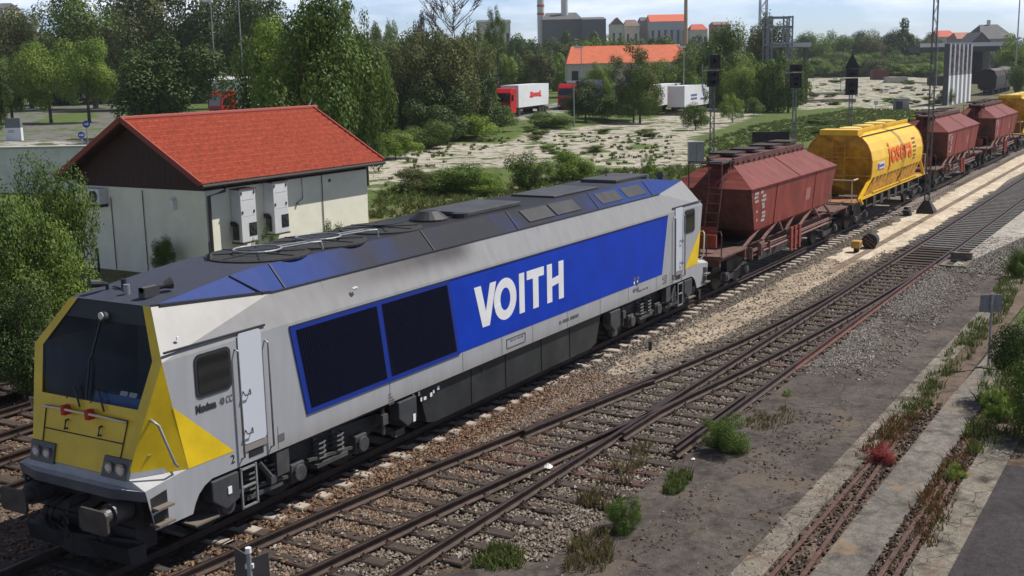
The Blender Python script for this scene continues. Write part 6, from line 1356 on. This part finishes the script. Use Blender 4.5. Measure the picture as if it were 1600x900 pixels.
grass('grass', 'dry grass among the weeds on the pale slabs', WZ([(600, 285), (640, 240), (800, 215), (900, 262), (1050, 250), (1060, 215), (900, 205), (780, 230)], -.3), 3500, .22, 0, seed=13, w_=.05)

# ------------------------------------------------------------------ buildings and vehicles beyond
FACE = YAW-math.pi/2
M_orange = mat('orange_tile', (.55, .125, .05), .7, ns=.8, na=.12); M_oldroof = mat('brown_roof', (.20, .13, .11), .8, ns=1, na=.2); M_redroof = mat('far_red_roof', (.50, .09, .045), .7); M_gryroof = mat('grey_roof', (.10, .10, .105), .8, ns=.7, na=.2)
M_cream = mat('cream_wall', (.55, .51, .43), .9, ns=.5, na=.08); M_greyw = mat('grey_wall', (.30, .30, .29), .9, ns=.5, na=.1); M_win = mat('window_dark', (.03, .035, .04), .2)
def house(x0, x1, yr, ye, yb, D, label, wall=None, roofm=None, dp=10, hip=.0, wins=0, name='house', cat='building', ang=0, gable=0, group=None, chim=0):
    P = place((x0+x1)/2, D); s = D/FPX; w_ = (x1-x0)*s; zr = ztop(P.x, P.y, yr)-P.z; ze = ztop(P.x, P.y, ye)-P.z; root = empty(name, P, label, cat, group, rz=FACE+ang)
    mb = MB(); mb.bb(-w_/2+.3, w_/2-.3, 0, dp, -1, ze); mb.build('wall', wall or M_cream, root)
    mb = MB(); hp = hip*w_
    if gable: mb.loft([[(-w_/2, y, ze-.1), (0, y, zr), (w_/2, y, ze-.1)] for y in (-.4, dp+.4)], True, True)
    else: mb.add([(-w_/2, -.5, ze-.1), (w_/2, -.5, ze-.1), (w_/2, dp+.5, ze-.1), (-w_/2, dp+.5, ze-.1), (-w_/2+hp, dp/2, zr), (w_/2-hp, dp/2, zr)], [(0, 1, 5, 4), (1, 2, 5), (2, 3, 4, 5), (3, 0, 4), (3, 2, 1, 0)])
    rf = mb.build('roof', roofm or M_redroof, root)
    if chim:
        mb = MB(); mb.bb(-.5, .5, dp/2-.4, dp/2+.6, zr-1, zr+1.6); mb.build('chimney', mat('white_plaster', (.7, .69, .66), .8), rf)
    for k in range(wins):
        x = -w_/2+w_*(k+.5)/wins; mb = MB(); mb.bb(x-w_*.10/max(1, wins*.3), x+w_*.10/max(1, wins*.3), -.04, 0, ze*.35, ze*.75) if 0 else mb.bb(x-.6, x+.6, -.05, 0, ze*.42, ze*.78); fr_ = mb.build('window', M_win, root)
    return root
house(885, 1079, 70, 97, 128, 212, 'long pale building with a bright orange tiled hip roof behind the trucks', M_cream, M_orange, 11, .055, 7)
house(848, 911, 18, 30, 60, 640, 'wide dark hall with a flat curved roof on the skyline', mat('black_hall', (.10, .10, .105), .8), M_gryroof, 30, .12, 0)
house(910, 948, 25, 30, 60, 630, 'lower dark hall right of the wide dark hall on the skyline', mat('black_hall', (.05, .05, .052), .8), M_gryroof, 30, .05, 0)
house(954, 975, 27, 38, 62, 600, 'cream gabled house on the skyline with a white dormer front', M_cream, M_oldroof, 14, 0, 2, gable=1)
house(975, 1000, 30, 40, 62, 610, 'brown roofed house on the skyline right of the gabled one', M_cream, M_oldroof, 14, .2, 2)
house(1000, 1018, 26, 32, 62, 620, 'small grey flat block on the skyline beside the large orange roof', M_greyw, M_gryroof, 14, .1, 0)
house(1015, 1074, 21, 33, 62, 605, 'large building with orange roof on the skyline left of the brick chimney', mat('grey_white_wall', (.42, .43, .45), .8), mat('orange_sheet', (.62, .13, .06), .6), 24, .02, 6)
house(1078, 1106, 37, 46, 66, 590, 'red roofed house on the skyline right of the brick chimney', M_cream, M_redroof, 14, .2, 3)
house(1114, 1142, 33, 38, 62, 600, 'brown brick block with an overhanging flat roof on the skyline', mat('brown_brick', (.22, .12, .09), .9), M_oldroof, 16, .06, 4)
house(1462, 1492, 47, 57, 70, 520, 'small red roofed house behind the bridge, left one', M_cream, M_redroof, 12, .1, 2)
house(1492, 1526, 50, 60, 72, 500, 'red roofed house behind the bridge, right of the small one', M_greyw, mat('pinkish_tile', (.40, .16, .11), .8), 12, .1, 2)
house(1528, 1584, 37, 60, 72, 420, 'grey roofed villa behind the bridge with white chimneys', M_greyw, M_gryroof, 18, .25, 3, chim=1)
house(1514, 1546, 50, 66, 72, 400, 'brown gabled house front behind the bridge', mat('brown_wood_wall', (.12, .09, .08), .8), M_gryroof, 12, 0, 0, gable=1)
house(745, 800, 30, 34, 50, 520, 'long low cream building among the far trees left of the striped tower', M_cream, M_gryroof, 14, .02, 5)
house(0, 20, 3, 12, 30, 330, 'pale house between the trees at the upper left corner', M_cream, M_gryroof, 12, .1, 1)
def tower(px, y0, D, w_, label, m, cap, name='tower', bands=0, cat='tower', taper=1.0):
    P = place(px, D); h = ztop(P.x, P.y, y0)-P.z; r0 = w_/2*D/FPX; root = empty(name, P, label, cat); mb = MB(); mb.tube([(0, 0, -1), (0, 0, h*.97)], [r0, r0*taper], 16); sh_ = mb.build('shaft', m, root)
    mb = MB(); mb.tube([(0, 0, h*.97), (0, 0, h), (0, 0, h+2)], [r0*1.08, r0*1.08, r0*.3], 16); mb.build('cap', cap, root)
    for k in range(bands): mb = MB(); zz = h-1.5-k*4.4; mb.tube([(0, 0, zz-1.3), (0, 0, zz)], [r0*1.06*1.0]*2, 16); mb.build('band', M_redroof, sh_)
    return root
tower(846, -10, 650, 11, 'tall white tower with red bands on the skyline', mat('white_tower', (.62, .60, .57), .8), M_redroof, bands=3)
tower(883, -4, 650, 11, 'white tower with black top rising behind the dark hall', mat('white_tower', (.62, .60, .57), .8), M_black)
tower(1071, -12, 560, 7, 'tall tapering brick chimney stack beside the orange roofed building', mat('yellow_brick', (.42, .27, .17), .9, ns=.3, na=.15), M_oldroof, name='chimney_stack', cat='chimney', taper=.75)
# trucks
M_tred = mat('truck_red', (.50, .018, .02), .35); M_tarp = mat('trailer_white', (.72, .73, .75), .5, ns=.5, na=.05)
def truck(P, label, rz, cab=True, logo=0, cabm=None, trail=True, body=None, group='parked trucks'):
    root = empty('truck', P, label, 'truck', group, rz=rz)   # local +x is forward
    tm = body or M_tarp
    if trail:
        mb = MB(); mb.bb(-13.6, 0, -1.25, 1.25, 1.15, 4.1); tb = mb.build('trailer_box', tm, root)
        mb = MB(); mb.bb(-13.5, -.3, -.5, .5, .8, 1.15); mb.bb(-13.6, -13.4, -1.2, 1.2, .5, .8); mb.build('chassis', M_dark, root)
        for x in (-12.2, -10.9, -9.6):
            for s in (-1, 1): mb = MB(); mb.cyl((x, s*1.05, .5), (0, .35, 0), .5, 16); mb.build('wheel', M_rubber, root)
        if logo:
            mb = MB()
            for s in (-1, 1):
                y = s*1.262
                if logo == 1:
                    for x0, x1, z0, z1 in ((-9.8, -9.2, 2.3, 3.2), (-9.2, -6.2, 2.5, 2.95), (-6.2, -5.0, 2.3, 3.1), (-10.2, -4.6, 2.4, 2.5)): mb.box(((x0+x1)/2, y, (z0+z1)/2), (x1-x0, .01, z1-z0))
                else:
                    mb.cyl((-10.5, y, 3.0), (0, .01, 0), .65, 18); mb.box((-10.2, y, 2.05), (3.2, .01, .28)); mb.box((-5, y, 2.7), (3.4, .01, .3)); mb.box((-5, y, 2.2), (3.4, .01, .3))
            mb.build('lettering', mat('truck_script_red', (.6, .05, .05), .6) if logo == 1 else mat('truck_script_blue', (.10, .14, .30), .6), tb)
    if cab:
        cm_ = cabm or M_tred; mb = MB(); mb.prism([(.9, -1.23, .5), (3.1, -1.23, .5), (3.2, -1.23, 2.0), (2.95, -1.23, 3.2), (2.4, -1.23, 3.75), (.95, -1.23, 3.75)], (0, 2.46, 0)); cb_ = mb.build('cab', cm_, root, bevel=.08)
        mb = MB(); mb.poly((3.22, -1.1, 2.02), (3.22, 1.1, 2.02), (2.99, 1.0, 3.1), (2.99, -1.0, 3.1)); mb.build('windscreen', M_glass, cb_)
        for s in (-1, 1): mb = MB(); mb.poly((2.0, s*1.245, 2.1), (2.95, s*1.245, 2.1), (2.8, s*1.245, 2.9), (2.0, s*1.245, 2.9)); mb.build('side_window', M_glass, cb_)
        mb = MB(); mb.bb(3.1, 3.24, -1.2, 1.2, .35, .8); mb.bb(3.14, 3.22, -.9, .9, 1.0, 1.7); mb.build('bumper', mat('truck_grille', (.05, .03, .03), .5), cb_)
        for s in (-1, 1): mb = MB(); mb.box((3.25, s*.95, .62), (.03, .3, .18)); mb.build('headlight', M_white, cb_)
        for x in (2.3, -.3):
            for s in (-1, 1): mb = MB(); mb.cyl((x, s*1.05, .5), (0, .35, 0), .5, 16); mb.build('wheel', M_rubber, root)
        mb = MB(); mb.bb(-.8, 2.9, -.45, .45, .6, .9); mb.build('cab_chassis', M_dark, root)
    return root
hd = YAW-R(19)+math.pi
def tpos(px, py): p = gp(px, py); return Vector((p.x, p.y, H(p.x, p.y)))
truck(place(797, 156), 'red truck with a white trailer lettered in red script, parked by the access road', hd, logo=1)
truck(place(893, 175), 'red truck with a dark blue box, half hidden behind bushes right of the lettered trailer', hd, body=mat('navy_box', (.03, .04, .09), .6))
truck(place(1015, 168), 'plain white trailer, left of the two white ones at the right end of the row', YAW-R(22)+math.pi, cab=True)
truck(place(1056, 166), 'white trailer with a round blue logo beside the leftmost signal', YAW-R(24)+math.pi, cab=False, logo=2)
truck(place(372, 140), 'red truck partly hidden by trees above the hut roof', YAW-R(40)+math.pi, trail=False)
b_ = house(330, 392, 119, 123, 170, 158, 'low white building with red upright panels above the hut roof', mat('white_wall', (.68, .68, .68), .8), mat('white_flat_roof', (.7, .7, .7), .7), 9, .0, 0)
mb = MB()
for x in (-1.0, 1.6): mb.bb(x, x+.8, .0-.06, .0, 0, 3.2)
mb.build('red_panel', M_tred, b_)
# lattice tower, columns, bridge
P = place(1217, 200); h = ztop(P.x, P.y, 25)-P.z; w_ = 37*200/FPX
lt = empty('lattice_tower', P, 'grey open steel tower with platforms standing behind the middle signal', 'tower', rz=FACE)
def leg(m, x, y):
    for a, b__ in ((-1, -1), (1, 1), (-1, 1), (1, -1)): m.bar((x+a*.3, y+b__*.3, 0), (x+a*.3, y+b__*.3, h), .12)
    z = 0; k = 1
    while z < h-1: m.bar((x-.3*k, y-.3, z), (x+.3*k, y-.3, z+.9), .07); m.bar((x-.3, y-.3*k, z), (x-.3, y+.3*k, z+.9), .07); z += .9; k = -k
M_tw = mat('tower_grey', (.24, .26, .28), .5, .3, ns=2, na=.2)
for x in (-w_/2+.3, w_/2-.3):
    for y in (0, w_): mb = MB(); leg(mb, x, y); mb.build('leg', M_tw, lt)
for z in (h*.17, h*.42, h*.68, h*.88, h-.2):
    mb = MB(); 
    for y in (0, w_): mb.bb(-w_/2, w_/2, y-.15, y+.15, z-.14, z+.14)
    for x in (-w_/2+.3, w_/2-.3): mb.bb(x-.15, x+.15, 0, w_, z-.14, z+.14)
    if z < h*.7: mb.bb(-w_/2, w_/2, 0, w_, z-.05, z+.02)
    mb.build('platform', M_tw, lt)
mb = MB()
for z0, z1 in ((0, h*.17), (h*.17, h*.42), (h*.42, h*.68)): mb.bar((-w_/2+.6, 0, z0), (w_/2-.6, 0, z1), .1); mb.bar((w_/2-.6, 0, z0), (-w_/2+.6, 0, z1), .1)
mb.build('bracing', M_tw, lt)
P = place(1190, 240); hm = ztop(P.x, P.y, -12)-P.z; t2_ = empty('radio_mast', P, 'pale thin lattice mast rising out of the frame beside the grey steel tower', 'mast', rz=FACE); lattice_pole(t2_, hm, 1.5, 1.3, mat('pale_mast', (.45, .48, .52), .5), step=1.7)
P = place(1481, 188); hc = ztop(P.x, P.y, 68)-P.z
cl = empty('column_frame', P, 'row of tall columns, white below and grey above, between the mast and the dark wagons', 'columns')
for k in range(6):
    x = .4+k*3.7; mb = MB(); mb.bb(x-.75, x+.75, 0, .5, 0, hc*.48); mb.build('column', mat('white_column', (.78, .78, .77), .7), cl)
    mb = MB(); mb.bb(x-.6, x+.6, .02, .48, hc*.48, hc); mb.build('column_top', mat('grey_column', (.33, .32, .33), .8, ns=1.5, na=.4), cl)
mb = MB(); mb.bb(-.6, 19.6, .5, .7, hc*.50, hc*.97); mb.build('back_panel', mat('panel_grey_mauve', (.16, .15, .155), .8, ns=1, na=.3), cl)
mb = MB(); mb.bb(-1.2, -.7, -.1, .7, 0, hc); mb.build('end_post', mat('dark_column', (.10, .10, .11), .8), cl)
for k, px in enumerate((1556, 1572, 1590, 1606)): tree(px, 352, 74, 14, 'far', 'olive', 'tree standing under the road bridge at the right', 'trees under the road bridge', crown0=.0, name='tree', cat='tree')
P = place(1530, 330); zt2 = ztop(P.x, P.y, 66)-P.z; s_ = 330/FPX
br = empty('road_bridge', P, 'long flat road bridge crossing at the upper right behind the dark wagons', 'bridge', rz=FACE)
mb = MB(); mb.bb(-95*s_, 260*s_, 0, 9, zt2-14*s_, zt2-4*s_); mb.build('deck', mat('bridge_dark', (.055, .06, .055), .8), br); mb = MB(); mb.bb(-95*s_, 260*s_, -.4, 0, zt2-6*s_, zt2); mb.build('parapet', mat('bridge_parapet', (.62, .62, .64), .8), br)
for x in (-16, 8, 75, 140): mb = MB(); mb.bb((x-2.2)*s_, (x+2.2)*s_, 1, 8, -1, zt2-14*s_); mb.build('pier', mat('bridge_pier', (.10, .105, .10), .9), br)
mb = MB(); mb.bb(-14*s_, 8*s_, 8.2, 9, -1, zt2-10*s_); mb.build('abutment', mat('bridge_dark', (.055, .06, .055), .8), br)
P = place(1235, 205); zt2 = ztop(P.x, P.y, 66)-P.z
wk = empty('footbridge', P, 'thin pale footbridge seen through the trees right of the lattice tower', 'bridge', rz=FACE); mb = MB(); mb.bb(-3.4, 3.4, 0, 1.5, zt2-.8, zt2-.1); mb.build('deck', mat('bridge_pale', (.55, .55, .56), .8), wk)
for x in (-2.8, 2.8): mb = MB(); mb.bb(x-.3, x+.3, .5, 2, -1, zt2-1); mb.build('pier', mat('bridge_pier', (.10, .105, .10), .9), wk)
# dark freight wagons on the far track
M_dk = mat('sooty_wagon', (.028, .022, .022), .8, ns=1.5, na=.4); M_dkt = mat('sooty_wagon_top', (.11, .085, .08), .8, ns=.6, na=.4, stretch=(1, 1, 1))
P0 = gp(1541, 149); P0.z = -.3; ang = YAW-R(21.0)
dx_, a_ = P0.copy(), YAW-R(29)
for i in range(4):
    root = empty('freight_wagon', dx_, ('nearest dark freight wagon with a rounded end wall left of the bridge piers', 'second dark freight wagon in the curve', 'third dark freight wagon in the curve', 'farthest dark freight wagon, under the bridge')[i], 'freight wagon', 'dark freight wagons in the curve', rz=a_)
    sec = [(-1.6, 1.2), (-1.75, 2.0), (-1.75, 3.7), (-1.3, 4.7), (-.5, 5.1), (.5, 5.1), (1.3, 4.7), (1.75, 3.7), (1.75, 2.0), (1.6, 1.2)]
    mb = MB(); mb.loft([[(x, y, z) for y, z in sec] for x in (0, 15.5)], True, True); mb.build('body', M_dk, root)
    mb = MB(); mb.loft([[(x, y, z+.03) for y, z in sec[3:7]] for x in (.1, 15.4)]); mb.build('roof', M_dkt, root)
    mb = MB(); mb.bb(.2, 15.3, -1.2, 1.2, .9, 1.2); mb.build('underframe', M_dark, root)
    for x in (2, 4, 11.5, 13.5): mb = MB(); [mb.cyl((x, s*.75, .5), (0, .15, 0), .5, 12) for s in (-1, 1)]; mb.cyl((x, 0, .5), (0, 1.5, 0), .08, 8); mb.build('wheelset', P_wheel, root)
    dx_ = dx_+Vector((math.cos(a_), math.sin(a_), 0))*16.6; a_ += R(1.2) if i < 1 else R(4.0)
# bits in the middle distance
def boxthing(px, py, w_, h_, dpt, name, label, cat, m, m2=None, z=None, ang=0):
    p = gp(px, py); s = dep(p)/FPX; root = empty(name, (p.x, p.y, H(p.x, p.y)), label, cat, rz=FACE+ang); mb = MB(); mb.bb(-w_*s/2, w_*s/2, 0, dpt, 0, h_*s); mb.build('body', m, root, bevel=.03)
    mb = MB(); mb.bb(-w_*s/2-.08, w_*s/2+.08, -.08, dpt+.08, h_*s, h_*s+.1); mb.build('lid', m2 or m, root); return root
boxthing(1376, 125, 26, 15, 2.4, 'container', 'small dark red container beside the thicket', 'container', mat('container_red', (.13, .035, .03), .6, ns=1, na=.2), mat('container_top', (.2, .06, .05), .6))
boxthing(1411, 172, 19, 17, 2, 'hut', 'small grey concrete cabin with a dark door in the gravel yard', 'cabin', mat('grey_wall', (.3, .3, .29), .9), None)
p = gp(1404, 172.4); s = dep(p)/FPX; mb = MB(); mb.bb(-4.5*s, 4.5*s, -.35, -.05, 0, 14*s); tag(mb.build('cabin_door_panel', mat('dark_door', (.03, .028, .035), .6), loc=(p.x, p.y, H(p.x, p.y))), 'dark door panel leaning on the small grey cabin', 'door')
bpy.data.objects['cabin_door_panel'].rotation_euler.z = FACE
boxthing(1402, 130, 32, 9, 3, 'concrete_block', 'long pale concrete block right of the dark red container', 'block', mat('pale_block', (.42, .40, .36), .9, ns=1, na=.15))
boxthing(1195, 160, 120, 4, 1.2, 'loading_ramp', 'low pale ramp wall crossing behind the lattice tower foot', 'ramp', mat('pale_block', (.4, .4, .4), .9))
boxthing(1290, 160, 95, 4, 1.2, 'loading_ramp', 'low broken ramp wall between the last two signals', 'ramp', mat('mauve_stone', (.30, .25, .24), .9, ns=2, na=.3))
boxthing(1290, 148, 100, 3, 2.0, 'low_wall', 'pale low wall behind the broken ramp', 'wall', mat('pale_block', (.4, .4, .4), .9))
boxthing(1467, 134, 30, 14, 2.0, 'scrap_frame', 'dark scrap frame between the thicket and the white columns', 'scrap', M_dark)
r_ = random.Random(5)
for i in range(60):
    px = r_.uniform(1235, 1470); py = r_.uniform(118, 168) if px < 1340 else r_.uniform(128, 150)
    p = gp(px, py); w_ = r_.uniform(.5, 2.2); mb = MB(); pts = [(w_*math.cos(a)*r_.uniform(.6, 1), w_*.6*math.sin(a)*r_.uniform(.6, 1), 0) for a in [k*2*math.pi/7 for k in range(7)]]; mb.prism(pts, (0, 0, r_.uniform(.15, .5)))
    tag(mb.build('rubble_slab', mat('rubble_pale', (.42, .38, .34), .9, ns=1, na=.3, coord='Position') if i % 3 else mat('rubble_dark', (.12, .10, .09), .9), loc=(p.x, p.y, H(p.x, p.y)-.05)), 'broken slab lying in the rubble yard behind the signals', 'rubble', 'broken slabs in the rubble yard')
# left side street furniture
root = empty('information_pillar', gp(22, 220), 'white information pillar with a grey top at the left edge of the parking place', 'pillar', rz=FACE); s = dep(root.location)/FPX
mb = MB(); mb.bb(-12*s, 12*s, 0, .5, 0, 20*s); mb.build('panel', M_white, root); mb = MB(); mb.bb(-12*s, 12*s, -.02, .52, 20*s, 35*s); mb.build('top', mat('pillar_grey', (.16, .17, .18), .6), root); mb = MB(); mb.bb(-8*s, 1*s, -.02, 0, 13*s, 13.8*s); mb.bb(-8*s, 2*s, -.02, 0, 15*s, 16*s); mb.build('text_line', mat('pillar_grey', (.16, .17, .18), .6), root)
P = place(60, 75); D_ = 75; s = D_/FPX; z1 = ztop(P.x, P.y, 232)-P.z; z0 = ztop(P.x, P.y, 264)-P.z
pw = empty('parapet_wall', P, 'long low pale concrete parapet left of the hut gable', 'wall', rz=FACE-.03); mb = MB(); mb.bb(-130*s, 135*s, 0, .45, -.8, z1); mb.build('wall', mat('parapet_concrete', (.62, .62, .58), .9, ns=1.2, na=.12), pw); mb = MB(); mb.bb(-131*s, 136*s, -.08, .9, z1, z1+.12); mb.build('coping', mat('coping_concrete', (.38, .37, .35), .9), pw)
for px, y0, y1, D_, r0, lb in ((143, 194, 230, 80, 5.6, 'upper round blue road sign beside the hut roof'), (135, 211, 240, 76, 5.2, 'lower round blue road sign beside the hut roof')):
    P = place(px, D_); s = D_/FPX; zc = ztop(P.x, P.y, y0)-P.z; root = empty('road_sign', P, lb, 'road sign', 'round blue road signs', rz=FACE+.25); mb = MB(); mb.tube([(0, .05, -.3), (0, .05, zc)], .04, 8); mb.build('post', M_galv, root)
    mb = MB(); mb.cyl((0, -.02, zc), (0, .03, 0), r0*s, 24); pt_ = mb.build('plate', mat('sign_blue', (.02, .09, .42), .4), root)
    mb = MB(); mb.prism([(-.14, -.05, zc-.04), (.05, -.05, zc-.04), (.05, -.05, zc-.11), (.16, -.05, zc), (.05, -.05, zc+.11), (.05, -.05, zc+.04), (-.14, -.05, zc+.04)], (0, .01, 0)); mb.build('arrow', M_white, pt_)
def lamp(px, base, top, lb, D=None, head=1, r0=.07):
    P = gp(px, base) if D is None else place(px, D); P = Vector((P.x, P.y, H(P.x, P.y))); h = ztop(P.x, P.y, top)-P.z; root = empty('lamp_post', P, lb, 'lamp post', 'lamp posts', rz=FACE)
    mb = MB(); mb.tube([(0, 0, -.2), (0, 0, h)], [r0*1.3, r0*.8], 8); mb.build('pole', M_galv, root)
    if head: mb = MB(); s = dep(P)/FPX; mb.box((-4*s, 0, h), (15*s*.9, .5, 3*s)); mb.build('lamp_head', mat('lamp_pale', (.6, .6, .6), .5), root)
    return root
lamp(101, 152, -30, 'tall thin lamp post standing in front of the sunlit row of trees'); lamp(341, 150, 2, 'lamp post with a pale head above the hut ridge, left of the plain one', D=150); lamp(384, 150, -30, 'plain tall pole right of the lamp post with the pale head', D=145, head=0)
lamp(597, 150, 84, 'short lamp with a white head between the large tree and the olive trees', D=140); lamp(1463, 80, 50, 'pale lamp post behind the bridge', D=300, head=0); lamp(909, 150, 74, 'lamp post in front of the left end of the orange roof', D=170); lamp(1068, 150, 73, 'lamp post in front of the right end of the orange roof', D=170)
lamp(1585, 90, -30, 'tall thin pole on the skyline at the upper right', D=260, head=0, r0=.15); lamp(897, 175, 128, 'short lamp with a flat white head among the bushes right of the lettered trailer', D=140)
for px, py, lb in ((133, 164, 'small white sign post on the parking place'), (806, 176, 'white and red marker post beside the access road'), (1368, 175, 'small trackside marker left of the grey cabin')):
    p = gp(px, py); s = dep(p)/FPX; root = empty('marker_post', p, lb, 'post', rz=FACE); mb = MB(); mb.tube([(0, 0, 0), (0, 0, 16*s)], .05, 6); mb.build('post', M_galv, root); mb = MB(); mb.box((0, -.06, 14*s), (6*s, .04, 6*s)); mb.build('plate', M_white, root)

# ------------------------------------------------------------------ summer haze
mb = MB(); mb.bb(-2600, 6200, -2600, 6200, -2.5, 62); hz = mb.build('haze', mat('haze_unused', (1, 1, 1)), None); hz.data.materials.clear()
hm_ = bpy.data.materials.new('haze'); hm_.use_nodes = True; t = hm_.node_tree; t.nodes.clear(); o_ = t.nodes.new('ShaderNodeOutputMaterial'); v_ = t.nodes.new('ShaderNodeVolumePrincipled')
v_.inputs['Color'].default_value = (.86, .92, 1, 1); v_.inputs['Density'].default_value = .00014; v_.inputs['Anisotropy'].default_value = .2; t.links.new(v_.outputs['Volume'], o_.inputs['Volume'])
hz.data.materials.append(hm_); tag(hz, kind='stuff')
